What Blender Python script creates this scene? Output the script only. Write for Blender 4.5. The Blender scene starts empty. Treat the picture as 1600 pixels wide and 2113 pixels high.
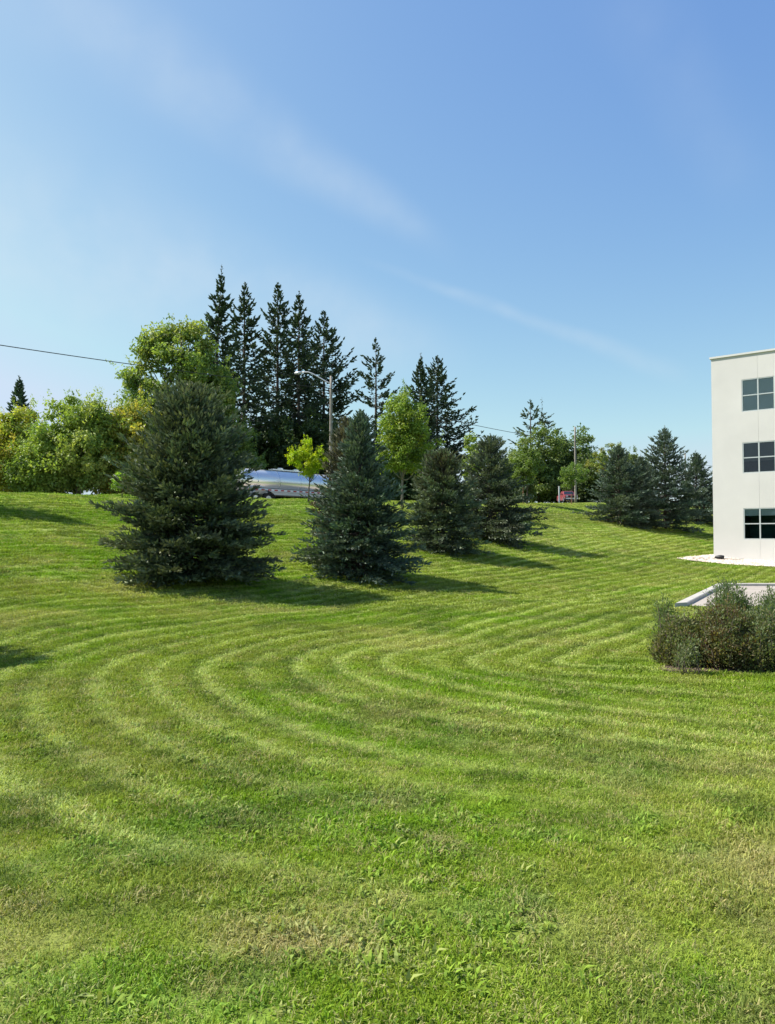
import bpy, math, random
import numpy as np
from mathutils import Vector, Matrix

R = math.radians
scene = bpy.context.scene
COL = scene.collection

# ------------------------------------------------------------------ camera
FPX, CX, CY = 1587.0, 800.0, 1056.5        # photograph pixels
TILT = math.atan(53.5 / FPX)
EYE = 1.6
cam_d = bpy.data.cameras.new('camera')
cam = bpy.data.objects.new('camera', cam_d)
COL.objects.link(cam)
cam.location = (0, 0, EYE)
cam.rotation_euler = (math.pi / 2 + TILT, 0, 0)
cam_d.sensor_fit = 'VERTICAL'
cam_d.sensor_height = 24.0
cam_d.sensor_width = 24.0
cam_d.lens = 24.0 * FPX / 2113.0
cam_d.clip_start = 0.05
cam_d.clip_end = 8000
scene.camera = cam

# ------------------------------------------------------------------ light
SUN_EL = R(49)
SUN_H = Vector((-0.990, 0.14))            # horizontal direction towards the sun
SUN_H.normalize()
to_sun = Vector((SUN_H.x * math.cos(SUN_EL), SUN_H.y * math.cos(SUN_EL), math.sin(SUN_EL)))
sun_d = bpy.data.lights.new('sun', 'SUN')
sun_d.energy = 4.3
sun_d.angle = R(0.53)
sun_d.color = (1.0, 0.95, 0.86)
sun = bpy.data.objects.new('sun', sun_d)
COL.objects.link(sun)
sun.rotation_euler = to_sun.to_track_quat('Z', 'Y').to_euler()
sun.location = (-30, 10, 40)


def pix_dir(px, py):
    a, b = (px - CX) / FPX, (CY - py) / FPX
    ct, st = math.cos(TILT), math.sin(TILT)
    return Vector((a, ct - b * st, st + b * ct))


def at(px, py, Y):
    d = pix_dir(px, py)
    return Vector((0, 0, EYE)) + d * (Y / d.y)


world = bpy.data.worlds.new('World')
scene.world = world
world.use_nodes = True
wn, wl = world.node_tree.nodes, world.node_tree.links
wn.clear()
w_out = wn.new('ShaderNodeOutputWorld')
w_bg = wn.new('ShaderNodeBackground')
w_sky = wn.new('ShaderNodeTexSky')
w_sky.sky_type = 'NISHITA'
w_sky.sun_disc = False
w_sky.sun_elevation = SUN_EL
w_sky.sun_rotation = math.atan2(SUN_H.x, SUN_H.y)
w_sky.altitude = 200
w_sky.air_density = 1.0
w_sky.dust_density = 1.5
w_sky.ozone_density = 4.0
w_bg.inputs['Strength'].default_value = 0.085


class W:
    """tiny helper for node maths in the world tree"""
    @staticmethod
    def math(op, a, b=None, c=None, clamp=False):
        n = wn.new('ShaderNodeMath'); n.operation = op; n.use_clamp = clamp
        for k, v in enumerate((a, b, c)):
            if v is None: continue
            if isinstance(v, (int, float)): n.inputs[k].default_value = v
            else: wl.new(v, n.inputs[k])
        return n.outputs[0]

    @staticmethod
    def dot(vec, const):
        n = wn.new('ShaderNodeVectorMath'); n.operation = 'DOT_PRODUCT'
        wl.new(vec, n.inputs[0]); n.inputs[1].default_value = const
        return n.outputs['Value']

    @staticmethod
    def smooth(v, a, b):
        n = wn.new('ShaderNodeMapRange'); n.interpolation_type = 'SMOOTHSTEP'
        wl.new(v, n.inputs['Value']); n.inputs['From Min'].default_value = a; n.inputs['From Max'].default_value = b
        return n.outputs['Result']


w_tc = wn.new('ShaderNodeTexCoord')
w_dir = w_tc.outputs['Generated']
w_noise = wn.new('ShaderNodeTexNoise'); w_noise.inputs['Scale'].default_value = 5.0
w_noise.inputs['Detail'].default_value = 4.0
wl.new(w_dir, w_noise.inputs['Vector'])
w_fine = wn.new('ShaderNodeTexNoise'); w_fine.inputs['Scale'].default_value = 16.0; w_fine.inputs['Detail'].default_value = 5.0
wl.new(w_dir, w_fine.inputs['Vector'])
w_warp = W.math('MULTIPLY', W.math('SUBTRACT', w_noise.outputs['Fac'], 0.5), 0.035)
w_mask = None
# faint cirrus streaks: great-circle bands across the sky (start, end, half width at start / end, strength)
for p0, p1, wa, wb, st in (((60, -40), (930, 525), 0.055, 0.014, 0.17),
                           ((860, 575), (1420, 775), 0.006, 0.012, 0.17),
                           ((-250, 430), (960, 740), 0.12, 0.03, 0.26),
                           ((1270, -60), (1560, 420), 0.05, 0.03, 0.05)):
    d0, d1 = pix_dir(*p0).normalized(), pix_dir(*p1).normalized()
    nrm = d0.cross(d1).normalized()
    tang = (d1 - d0 * d0.dot(d1)).normalized()
    ang = math.acos(d0.dot(d1))
    off = W.math('ADD', W.dot(w_dir, nrm), w_warp)
    along = W.math('DIVIDE', W.math('ARCTAN2', W.dot(w_dir, tang), W.dot(w_dir, d0)), ang)
    width = W.math('ADD', W.math('MULTIPLY', along, wb - wa), wa)
    width = W.math('MAXIMUM', width, 0.004)
    r = W.math('DIVIDE', W.math('ABSOLUTE', off), width)
    body = W.math('SUBTRACT', 1.0, W.smooth(r, 0.0, 1.6))
    ends = W.math('MULTIPLY', W.smooth(along, -0.3, 0.25), W.math('SUBTRACT', 1.0, W.smooth(along, 0.8, 1.05)))
    tex = W.math('ADD', W.math('MULTIPLY', w_fine.outputs['Fac'], 2.2), -0.15)
    m = W.math('MULTIPLY', W.math('MULTIPLY', W.math('MULTIPLY', body, ends), tex), st)
    w_mask = m if w_mask is None else W.math('ADD', w_mask, m, clamp=True)
# colour response of the sky: deeper, more even blue
SKY_K = 0.085 * 2 ** 0.95
w_sep = wn.new('ShaderNodeSeparateColor'); wl.new(w_sky.outputs['Color'], w_sep.inputs[0])
w_com = wn.new('ShaderNodeCombineColor')
for ch, (gain, pw, top) in enumerate(((1.40, 1.09, 0.48), (1.23, 0.92, 0.60), (0.925, 0.36, 1.2))):
    x = W.math('MINIMUM', W.math('MULTIPLY', w_sep.outputs[ch], SKY_K), top)
    wl.new(W.math('MULTIPLY', W.math('POWER', x, pw), gain / SKY_K), w_com.inputs[ch])
w_mix = wn.new('ShaderNodeMix'); w_mix.data_type = 'RGBA'
wl.new(w_mask, w_mix.inputs['Factor'])
wl.new(w_com.outputs[0], w_mix.inputs['A'])
w_mix.inputs['B'].default_value = (4.4, 5.0, 5.5, 1)
wl.new(w_mix.outputs['Result'], w_bg.inputs['Color'])
wl.new(w_bg.outputs[0], w_out.inputs['Surface'])

scene.view_settings.view_transform = 'Standard'
scene.view_settings.look = 'None'
scene.view_settings.gamma = 1.0
scene.view_settings.use_curve_mapping = False
scene.view_settings.exposure = 0.95
scene.cycles.max_bounces = 6
scene.cycles.transparent_max_bounces = 12
scene.cycles.use_denoising = True


# ------------------------------------------------------------------ helpers
def tag(o, label=None, cat=None, group=None, kind=None):
    if label: o['label'] = label
    if cat: o['category'] = cat
    if group: o['group'] = group
    if kind: o['kind'] = kind
    return o


def empty(name, loc, label=None, cat=None, group=None, rz=0.0):
    o = bpy.data.objects.new(name, None)
    COL.objects.link(o)
    o.location = loc
    o.rotation_euler = (0, 0, rz)
    o.empty_display_size = 0.3
    return tag(o, label, cat, group)


class MB:
    """collects quads and triangles with a colour per vertex"""
    def __init__(self):
        self.v, self.c, self.q, self.t, self.n = [], [], [], [], 0

    def add(self, verts, quads=None, tris=None, col=(1, 1, 1)):
        verts = np.asarray(verts, float).reshape(-1, 3)
        k = len(verts)
        col = np.asarray(col, float)
        if col.ndim == 1: col = np.repeat(col[None, :3], k, 0)
        self.v.append(verts); self.c.append(col[:, :3])
        if quads is not None and len(quads): self.q.append(np.asarray(quads, int).reshape(-1, 4) + self.n)
        if tris is not None and len(tris): self.t.append(np.asarray(tris, int).reshape(-1, 3) + self.n)
        self.n += k

    def box(self, cen, size, rot=None, col=(1, 1, 1)):
        s = np.array([[x, y, z] for x in (-.5, .5) for y in (-.5, .5) for z in (-.5, .5)]) * np.array(size)
        if rot is not None: s = s @ np.array(rot).T
        self.add(s + np.array(cen), [(0, 1, 3, 2), (4, 6, 7, 5), (0, 4, 5, 1), (2, 3, 7, 6), (0, 2, 6, 4), (1, 5, 7, 3)], col=col)

    def tube(self, pts, rad, sides=8, col=(1, 1, 1), cap=True):
        pts = np.asarray(pts, float); m = len(pts)
        rad = np.broadcast_to(np.asarray(rad, float), (m,))
        tang = np.gradient(pts, axis=0)
        tang /= np.linalg.norm(tang, axis=1)[:, None] + 1e-9
        ref = np.array([0, 0, 1.0]) if abs(tang[0][2]) < 0.9 else np.array([1.0, 0, 0])
        a = np.cross(tang, ref); a /= np.linalg.norm(a, axis=1)[:, None] + 1e-9
        b = np.cross(tang, a)
        th = np.linspace(0, 2 * math.pi, sides, endpoint=False)
        ring = (a[:, None, :] * np.cos(th)[None, :, None] + b[:, None, :] * np.sin(th)[None, :, None]) * rad[:, None, None] + pts[:, None, :]
        i = np.arange(m - 1)[:, None] * sides; j = np.arange(sides)[None, :]; j2 = (j + 1) % sides
        quads = np.stack([i + j, i + j2, i + sides + j2, i + sides + j], -1).reshape(-1, 4)
        verts = ring.reshape(-1, 3); tris = []
        if cap:
            verts = np.vstack([verts, pts[0], pts[-1]])
            for k in range(sides):
                tris.append((m * sides, (k + 1) % sides, k))
                tris.append((m * sides + 1, (m - 1) * sides + k, (m - 1) * sides + (k + 1) % sides))
        self.add(verts, quads, tris, col)

    def leaves(self, cen, nrm, up, length, width, col, fold=0.0):
        """diamond shaped leaves: cen = base point, up = along the leaf, nrm = face normal (all N x 3)"""
        side = np.cross(up, nrm); side /= np.linalg.norm(side, axis=1)[:, None] + 1e-9
        L = np.broadcast_to(length, (len(cen),))[:, None]; Wd = np.broadcast_to(width, (len(cen),))[:, None]
        mid = cen + up * L * 0.45
        p = np.stack([cen, mid + side * Wd * .5, cen + up * L, mid - side * Wd * .5], 1)
        if fold: p[:, 1] += nrm * Wd * fold; p[:, 3] += nrm * Wd * fold
        k = np.arange(len(cen))[:, None] * 4
        self.add(p.reshape(-1, 3), k + np.array([[0, 1, 2, 3]]), col=np.repeat(col, 4, 0))

    def mesh(self, name, mat, smooth=False):
        me = bpy.data.meshes.new(name)
        v = np.vstack(self.v); c = np.vstack(self.c)
        q = np.vstack(self.q) if self.q else np.zeros((0, 4), int)
        t = np.vstack(self.t) if self.t else np.zeros((0, 3), int)
        me.vertices.add(len(v)); me.vertices.foreach_set('co', v.astype(np.float32).ravel())
        loops = np.concatenate([q.ravel(), t.ravel()]).astype(np.int32)
        me.loops.add(len(loops)); me.loops.foreach_set('vertex_index', loops)
        me.polygons.add(len(q) + len(t))
        me.polygons.foreach_set('loop_start', np.concatenate([np.arange(len(q)) * 4, len(q) * 4 + np.arange(len(t)) * 3]).astype(np.int32))
        me.polygons.foreach_set('use_smooth', np.full(len(q) + len(t), bool(smooth)))
        a = me.attributes.new('tint', 'FLOAT_COLOR', 'POINT')
        a.data.foreach_set('color', np.hstack([c, np.ones((len(c), 1))]).astype(np.float32).ravel())
        me.update(calc_edges=True); me.validate()
        me.materials.append(mat)
        return me

    def build(self, name, mat, parent=None, smooth=False, loc=None):
        o = bpy.data.objects.new(name, self.mesh(name, mat, smooth))
        COL.objects.link(o)
        if parent is not None: o.parent = parent
        if loc is not None: o.location = loc
        return o


def unit(a):
    return a / (np.linalg.norm(a, axis=-1, keepdims=True) + 1e-9)


# ------------------------------------------------------------------ materials
def new_mat(name):
    m = bpy.data.materials.new(name); m.use_nodes = True
    nt = m.node_tree; nt.nodes.clear()
    out = nt.nodes.new('ShaderNodeOutputMaterial')
    return m, nt.nodes, nt.links, out


def plain(name, col, rough=0.7, metal=0.0, noise=0.0, scale=8.0, bump=0.0, spec=0.4, bscale=None):
    m, n, l, out = new_mat(name)
    p = n.new('ShaderNodeBsdfPrincipled')
    p.inputs['Roughness'].default_value = rough
    p.inputs['Metallic'].default_value = metal
    p.inputs['Specular IOR Level'].default_value = spec
    l.new(p.outputs[0], out.inputs['Surface'])
    tc = n.new('ShaderNodeTexCoord')
    if noise:
        t = n.new('ShaderNodeTexNoise'); t.inputs['Scale'].default_value = scale; t.inputs['Detail'].default_value = 6
        l.new(tc.outputs['Object'], t.inputs['Vector'])
        r = n.new('ShaderNodeMapRange'); r.inputs['From Min'].default_value = .25; r.inputs['From Max'].default_value = .75
        r.inputs['To Min'].default_value = 1 - noise; r.inputs['To Max'].default_value = 1 + noise
        l.new(t.outputs['Fac'], r.inputs['Value'])
        v = n.new('ShaderNodeVectorMath'); v.operation = 'SCALE'; v.inputs[0].default_value = col[:3]
        l.new(r.outputs[0], v.inputs['Scale'])
        l.new(v.outputs[0], p.inputs['Base Color'])
    else:
        p.inputs['Base Color'].default_value = (*col[:3], 1)
    if bump:
        t = n.new('ShaderNodeTexNoise'); t.inputs['Scale'].default_value = bscale or scale * 4; t.inputs['Detail'].default_value = 6
        l.new(tc.outputs['Object'], t.inputs['Vector'])
        b = n.new('ShaderNodeBump'); b.inputs['Strength'].default_value = bump; b.inputs['Distance'].default_value = 0.02
        l.new(t.outputs['Fac'], b.inputs['Height']); l.new(b.outputs[0], p.inputs['Normal'])
    return m


def foliage(name, trans=0.3, rough=0.55, spec=0.35, instancer=False):
    m, n, l, out = new_mat(name)
    a = n.new('ShaderNodeAttribute'); a.attribute_name = 'tint'
    col = a.outputs['Color']
    if instancer:
        a.attribute_type = 'GEOMETRY'
        b = n.new('ShaderNodeAttribute'); b.attribute_name = 'itint'; b.attribute_type = 'INSTANCER'
        mu = n.new('ShaderNodeVectorMath'); mu.operation = 'MULTIPLY'
        l.new(a.outputs['Color'], mu.inputs[0]); l.new(b.outputs['Color'], mu.inputs[1])
        col = mu.outputs[0]
    p = n.new('ShaderNodeBsdfPrincipled')
    p.inputs['Roughness'].default_value = rough
    p.inputs['Specular IOR Level'].default_value = spec
    l.new(col, p.inputs['Base Color'])
    t = n.new('ShaderNodeBsdfTranslucent')
    sc = n.new('ShaderNodeVectorMath'); sc.operation = 'MULTIPLY'; sc.inputs[1].default_value = (1.15, 1.2, 0.5)
    l.new(col, sc.inputs[0]); l.new(sc.outputs[0], t.inputs['Color'])
    mx = n.new('ShaderNodeMixShader'); mx.inputs[0].default_value = trans
    l.new(p.outputs[0], mx.inputs[1]); l.new(t.outputs[0], mx.inputs[2])
    l.new(mx.outputs[0], out.inputs['Surface'])
    return m


M = {
    'needle': foliage('needles', 0.12, 0.6, 0.3),
    'leaf': foliage('leaves', 0.42, 0.5, 0.35),
    'grass': foliage('grass_blades', 0.30, 0.6, 0.12, instancer=True),
    'bark': plain('bark', (0.09, 0.07, 0.055), 0.9, noise=.35, scale=6, bump=.6),
    'bark_pale': plain('pale_bark', (0.22, 0.19, 0.15), 0.9, noise=.3, scale=8, bump=.5),
    'pole_wood': plain('weathered_pole_wood', (0.25, 0.225, 0.195), 0.85, noise=.25, scale=5, bump=.3),
    'galv': plain('galvanised_metal', (0.50, 0.51, 0.52), 0.45, 0.6, noise=.08),
    'wire': plain('wire_rubber', (0.03, 0.03, 0.03), 0.6),
    'stucco': plain('cream_render', (0.605, 0.585, 0.56), 0.85, noise=.06, scale=0.7, bump=.12, bscale=60),
    'joint': plain('joint_sealant', (0.45, 0.44, 0.41), 0.9),
    'cap': plain('metal_coping', (0.60, 0.59, 0.57), 0.7, 0.0, noise=.04),
    'alu': plain('window_aluminium', (0.46, 0.50, 0.50), 0.5, 0.1),
    'blind_grey': plain('grey_blind', (0.62, 0.66, 0.68), 0.8),
    'blind_dark': plain('dark_blind', (0.10, 0.105, 0.10), 0.8),
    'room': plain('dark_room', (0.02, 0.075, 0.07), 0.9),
    'concrete': plain('kerb_concrete', (0.42, 0.395, 0.35), 0.9, noise=.16, scale=3, bump=.3),
    'lot': plain('lot_paving', (0.36, 0.315, 0.27), 0.9, noise=.16, scale=1.2, bump=.3),
    'asphalt': plain('road_asphalt', (0.055, 0.055, 0.055), 0.9, noise=.2, scale=4, bump=.3),
    'verge': plain('gravel_verge', (0.36, 0.30, 0.23), 0.95, noise=.2, scale=5, bump=.4),
    'paint': plain('road_paint', (0.75, 0.62, 0.12), 0.7),
    'paintw': plain('white_paint', (0.78, 0.78, 0.76), 0.6, noise=.06),
    'stone': foliage('pale_stone', 0.0, 0.9, 0.2),
    'soil': plain('soil_mulch', (0.10, 0.07, 0.05), 0.95, noise=.4, scale=14, bump=.8),
    'black': plain('black_plastic', (0.015, 0.015, 0.016), 0.5),
    'tank': plain('polished_aluminium', (0.84, 0.83, 0.81), 0.22, 0.66),
    'chrome': plain('bright_trim', (0.75, 0.75, 0.75), 0.25, 0.9),
    'white': plain('white_vehicle_paint', (0.78, 0.78, 0.77), 0.3),
    'rubber': plain('tyre_rubber', (0.018, 0.018, 0.018), 0.8),
    'lamp_red': plain('red_lens', (0.45, 0.02, 0.02), 0.3),
    'red': plain('red_vehicle_paint', (0.26, 0.05, 0.06), 0.22, spec=0.8),
    'carglass': plain('vehicle_glass', (0.02, 0.025, 0.03), 0.06, spec=0.8),
    'stake': plain('wooden_stake', (0.24, 0.13, 0.07), 0.9, noise=.2),
}


def glass_mat():
    m, n, l, out = new_mat('window_glass')
    fr = n.new('ShaderNodeFresnel'); fr.inputs['IOR'].default_value = 1.52
    tr = n.new('ShaderNodeBsdfTransparent'); tr.inputs['Color'].default_value = (0.84, 0.90, 0.90, 1)
    gl = n.new('ShaderNodeBsdfGlossy'); gl.inputs['Roughness'].default_value = 0.02
    mx = n.new('ShaderNodeMixShader')
    l.new(fr.outputs[0], mx.inputs[0]); l.new(tr.outputs[0], mx.inputs[1]); l.new(gl.outputs[0], mx.inputs[2])
    l.new(mx.outputs[0], out.inputs['Surface'])
    return m


M['glass'] = glass_mat()

# ------------------------------------------------------------------ terrain
U = np.array([0.67, 0.742]); U /= np.linalg.norm(U)      # direction of the road
V = np.array([-U[1], U[0]])                               # across, towards the road
B0 = np.array([16.1, 38.0])                               # corner of the white building
BD = np.array([0.778, -0.628]); BD /= np.linalg.norm(BD)  # along its front wall
BN = np.array([-0.628, -0.778]); BN /= np.linalg.norm(BN) # outward normal of the front wall
BL = -BD                                                  # outward normal of the side wall


def sstep(a, b, x):
    t = np.clip((x - a) / (b - a), 0, 1)
    return t * t * (3 - 2 * t)


def softplus(x):
    return np.logaddexp(0, x)


def height(x, y):
    x = np.asarray(x, float); y = np.asarray(y, float)
    u = x * U[0] + y * U[1]; v = x * V[0] + y * V[1]
    crest = 3.62 + 0.0225 * np.clip(u - 12.8, -60, 130)
    t = (v - 13.8) / (33.0 - 13.8)
    k = 13.0
    s = (softplus(k * t) - softplus(k * (t - 1))) / k
    z = crest * s + (-0.025 + 0.0020 * np.clip(u - 42, 0, 50)) * np.clip(v - 33.5, 0, 11)
    # rough undulation of the lawn, off the flat paved corner
    w = sstep(26, 14, x) * sstep(9, 5, x) + sstep(15, 20, v)
    w = np.clip(w, 0, 1) * sstep(75, 45, np.hypot(x, y))
    z = z + w * (0.035 * np.sin(0.55 * x + 0.31 * y + 1) + 0.03 * np.sin(0.9 * y - 0.4 * x) + 0.02 * np.sin(1.7 * x + 0.8 * y))
    # ground graded up to the building
    dx, dy = x - B0[0], y - B0[1]
    df = dx * BN[0] + dy * BN[1]; dl = dx * BL[0] + dy * BL[1]
    d = np.hypot(np.maximum(df, 0), np.maximum(dl, 0))
    z = z + 0.24 * sstep(9.0, 1.0, d)
    return z


def hz(x, y):
    return float(height(x, y))


def hit(px, py):
    """where the line of sight through a photograph pixel meets the terrain"""
    d = pix_dir(px, py); d = d / d.y
    Y = np.linspace(1.5, 120, 12000)
    zz = EYE + d.z * Y
    g = height(d.x * Y, Y)
    k = np.argmax(zz <= g)
    if not (zz <= g).any(): k = 3000 + np.argmin((zz - g)[3000:])   # just over the crest: the grazing point
    return Vector((d.x * Y[k], Y[k], g[k]))


def col_at(px, Y):
    d = pix_dir(px, 1000)
    x = d.x / d.y * Y
    return Vector((x, Y, hz(x, Y)))


def mow(x, y):
    """distance from the paved corner the mower circles: its level lines are the mowing lines"""
    P = np.array([2.5, 10.0]); e1 = np.array([0.558, 0.830]); e2 = np.array([0.93, -0.3676])
    qx, qy = x - P[0], y - P[1]
    a1 = np.maximum(qx * e1[0] + qy * e1[1], 0); a2 = np.maximum(qx * e2[0] + qy * e2[1], 0)
    d1 = np.hypot(qx - a1 * e1[0], qy - a1 * e1[1]); d2 = np.hypot(qx - a2 * e2[0], qy - a2 * e2[1])
    d = np.minimum(d1, d2)
    inside = (qx * (-e1[1]) + qy * e1[0] < 0) & (qx * e2[1] - qy * e2[0] < 0)
    d = np.where(inside, -d, d)
    # the upper embankment is mown along its own length
    vv = x * V[0] + y * V[1]
    return np.where(vv > 15.5 + 6.5 * sstep(-1, 9, x), vv - 5.3, d)


def axis(fine_lo, fine_hi, step, far, grow=1.22):
    a = list(np.arange(fine_lo, fine_hi + 1e-6, step))
    s, p = step, a[-1]
    while p < far: s *= grow; p += s; a.append(p)
    s, p = step, a[0]
    while p > -far: s *= grow; p -= s; a.insert(0, p)
    return np.array(a)


gx = axis(-22, 34, 0.2, 4000); gy = axis(1, 76, 0.2, 4000)
GX, GY = np.meshgrid(gx, gy)
GZ = height(GX, GY)
gmb = MB()
nx, ny = len(gx), len(gy)
gi = (np.arange(ny - 1)[:, None] * nx + np.arange(nx - 1)[None, :]).ravel()
gmb.add(np.stack([GX.ravel(), GY.ravel(), GZ.ravel()], 1), np.stack([gi, gi + 1, gi + 1 + nx, gi + nx], 1))


def noise_np(x, y, seed, scale):
    """value noise on a lattice (numpy)"""
    rs = np.random.RandomState(seed); T = rs.rand(256, 256)
    xs, ys = x / scale, y / scale
    x0, y0 = np.floor(xs).astype(int), np.floor(ys).astype(int)
    fx, fy = xs - x0, ys - y0
    fx, fy = fx * fx * (3 - 2 * fx), fy * fy * (3 - 2 * fy)
    g = lambda i, j: T[(x0 + i) % 256, (y0 + j) % 256]
    return (g(0, 0) * (1 - fx) + g(1, 0) * fx) * (1 - fy) + (g(0, 1) * (1 - fx) + g(1, 1) * fx) * fy


def fbm(x, y, seed, scale):
    return (noise_np(x, y, seed, scale) * .5 + noise_np(x, y, seed + 1, scale / 2.1) * .3 + noise_np(x, y, seed + 2, scale / 4.3) * .2)


def lawn_colour(x, y):
    """colour the turf itself has: mowing lines, lush and dry patches"""
    v = x * V[0] + y * V[1]
    d = mow(x, y) + (fbm(x, y, 11, 5.0) - .5) * 0.16 + (noise_np(x, y, 15, .5) - .5) * .035
    dist = np.hypot(x, y)
    ph = d / 0.56 + 40
    ix = np.floor(ph).astype(int)
    fr = ph - ix
    T1 = np.random.RandomState(3).rand(4, 1024)
    k1, k2, k3 = T1[0][ix % 1024], T1[1][ix % 1024], T1[2][ix % 1024]
    major = np.where(ix % 2 == 0, 1.0, 0.7)
    ridge = np.exp(-((fr - 0.5) / (0.11 + .05 * k2)) ** 2) * major * (.5 + .8 * k1)
    groove = np.exp(-((fr - 0.77) / 0.10) ** 2) * (.35 + .9 * k3) * np.where(ix % 2 == 0, 1.0, 0.5)
    lf = sstep(.3, -1.2, x)
    amp = 0.22 + 0.78 * sstep(3.8 - .9 * lf, 7.2 - 1.7 * lf, dist) + .25 * lf * sstep(9, 7, dist)
    amp = amp * (0.45 + 1.15 * fbm(x, y, 21, 3.0)) * (1 - .55 * sstep(12, 15, v) * sstep(25, 21, v) * sstep(-1, -5, x)) * (1 + .5 * sstep(12, 16, v) * sstep(1, 5, x))
    a2 = (x - 2.5) * .93 - (y - 10) * .3676; n2 = -(x - 2.5) * .3676 - (y - 10) * .93
    amp = amp * (1 - .8 * sstep(0.2, 3.0, a2) * sstep(-.5, .5, n2))
    lush = np.array([0.190, 0.340, 0.008]); olive = np.array([0.270, 0.345, 0.042])
    pale = np.array([0.510, 0.590, 0.180]); dry = np.array([0.520, 0.430, 0.210]); dark = np.array([0.095, 0.155, 0.022])
    big = fbm(x, y, 31, 2.6); mid = fbm(x, y, 41, 0.9); sm = fbm(x, y, 51, 0.35)
    slope = sstep(9, 17, v) * sstep(4, -6, x)
    f_l = np.clip((big - .47) * 3.0 + (mid - .5) * 1.4 + 0.7 * slope + (k2 - .5) * .5 * amp, 0, 1)[:, None]
    c = olive * (1 - f_l) + lush * f_l
    f_p = np.clip(ridge * 1.35 * amp, 0, .88)[:, None]
    c = c * (1 - f_p) + pale * f_p
    f_d = np.clip(groove * 1.05 * amp + np.clip((mid - .55) * 2.6, 0, .45) + np.clip((noise_np(x, y, 95, .16) - .80) * 5, 0, .8) * (.25 + groove) + np.clip((noise_np(x, y, 99, .30) - .72) * 4, 0, .6) * sstep(9, 6, dist), 0, .85)[:, None]
    c = c * (1 - f_d) + dark * f_d
    c = c * (1 + 0.22 * (k1 - .5) * amp)[:, None]
    near = sstep(9.5, 4.0, dist)
    f_b = np.clip((fbm(x, y, 131, .55) - .57) * 5, 0, .4)[:, None] * (.25 + .75 * near)[:, None]
    c = c * (1 - f_b) + np.array([0.150, 0.265, 0.055]) * f_b
    f_t = np.clip((fbm(x, y, 141, .9) - .62) * 4, 0, .25)[:, None]
    c = c * (1 - f_t) + np.array([0.215, 0.205, 0.070]) * f_t
    f_y = np.clip((fbm(x, y, 61, 0.8) - .60) * 5, 0, 1) * near * 0.28 + np.clip((fbm(x, y, 71, 1.7) - .62) * 5, 0, 1) * .3
    # the bare straw coloured patches in the near lawn
    for (px, py, rx, ry) in ((590, 1930, .34, .12), (700, 1885, .16, .07), (720, 1960, .2, .1), (460, 2045, .1, .05), (915, 1740, .10, .10), (560, 1960, .3, .07)):
        p = hit(px, py)
        f_y = np.maximum(f_y, 0.65 * np.exp(-((x - p.x) / rx) ** 2 - ((y - p.y) / ry) ** 2) * np.clip(sm * 2.0, 0, 1.1))
    c = c * .93
    f_y = np.clip(f_y, 0, .85)[:, None]
    c = c * (1 - f_y) + dry * f_y
    return c


def ground_mat():
    m, n, l, out = new_mat('turf_ground')
    p = n.new('ShaderNodeBsdfPrincipled'); p.inputs['Roughness'].default_value = 0.95; p.inputs['Specular IOR Level'].default_value = 0.1
    a = n.new('ShaderNodeAttribute'); a.attribute_name = 'turf'
    tc = n.new('ShaderNodeTexCoord')
    def nz(scale, det=5):
        t = n.new('ShaderNodeTexNoise'); t.inputs['Scale'].default_value = scale; t.inputs['Detail'].default_value = det
        l.new(tc.outputs['Object'], t.inputs['Vector']); return t.outputs['Fac']
    def mth(op, x, y=None):
        k = n.new('ShaderNodeMath'); k.operation = op
        for i, q in enumerate((x, y)):
            if q is None: continue
            if isinstance(q, (int, float)): k.inputs[i].default_value = q
            else: l.new(q, k.inputs[i])
        return k.outputs[0]
    nb = nz(14, 8)
    v = n.new('ShaderNodeVectorMath'); v.operation = 'SCALE'
    l.new(a.outputs['Color'], v.inputs[0]); l.new(mth('ADD', mth('MULTIPLY', nb, 0.8), 0.20), v.inputs['Scale'])
    l.new(v.outputs[0], p.inputs['Base Color'])
    b = n.new('ShaderNodeBump'); b.inputs['Strength'].default_value = 0.7; b.inputs['Distance'].default_value = 0.05
    l.new(nz(22, 8), b.inputs['Height']); l.new(b.outputs[0], p.inputs['Normal'])
    l.new(p.outputs[0], out.inputs['Surface'])
    return m


ground = gmb.build('ground', ground_mat(), smooth=True)
am = ground.data.attributes.new('turf', 'FLOAT_COLOR', 'POINT')
tc_ = lawn_colour(GX.ravel(), GY.ravel())
am.data.foreach_set('color', np.hstack([tc_, np.ones((len(tc_), 1))]).astype(np.float32).ravel())
tag(ground, 'mown lawn rising into a grassy embankment', kind='structure')

# paved corner with its kerb
LOT = [np.array(p) for p in ((6.95, 17.9), (11.05, 25.3), (17.0, 25.3), (17.0, 17.9))]
lot_z = max(hz(p[0], p[1]) for p in LOT)
lot_z = max(lot_z, max(hz(a, b) for a in np.linspace(6.8, 17, 40) for b in np.linspace(17.9, 25.5, 30)
                       if b < 17.9 + (a - 6.75) * 7.6 / 4.15)) + 0.012
mb = MB()
mb.add([(*p, lot_z) for p in LOT], [(0, 3, 2, 1)])
lot = mb.build('parking_lot', M['lot'])
tag(lot, 'pale paved lot behind the shrubs', kind='structure')
mb = MB()
cen = sum(LOT) / 4


def kerb_ring(off, z):
    out = []
    for k in range(4):
        a, b, c = LOT[k - 1], LOT[k], LOT[(k + 1) % 4]
        e1 = unit(b - a); e2 = unit(c - b)
        n1 = np.array([-e1[1], e1[0]]); n2 = np.array([-e2[1], e2[0]])
        if np.dot(n1, b - cen) < 0: n1 = -n1
        if np.dot(n2, b - cen) < 0: n2 = -n2
        nn = n1 + n2; nn = nn / np.dot(nn, n1)
        out.append((*(b + nn * off), z))
    return out


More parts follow.
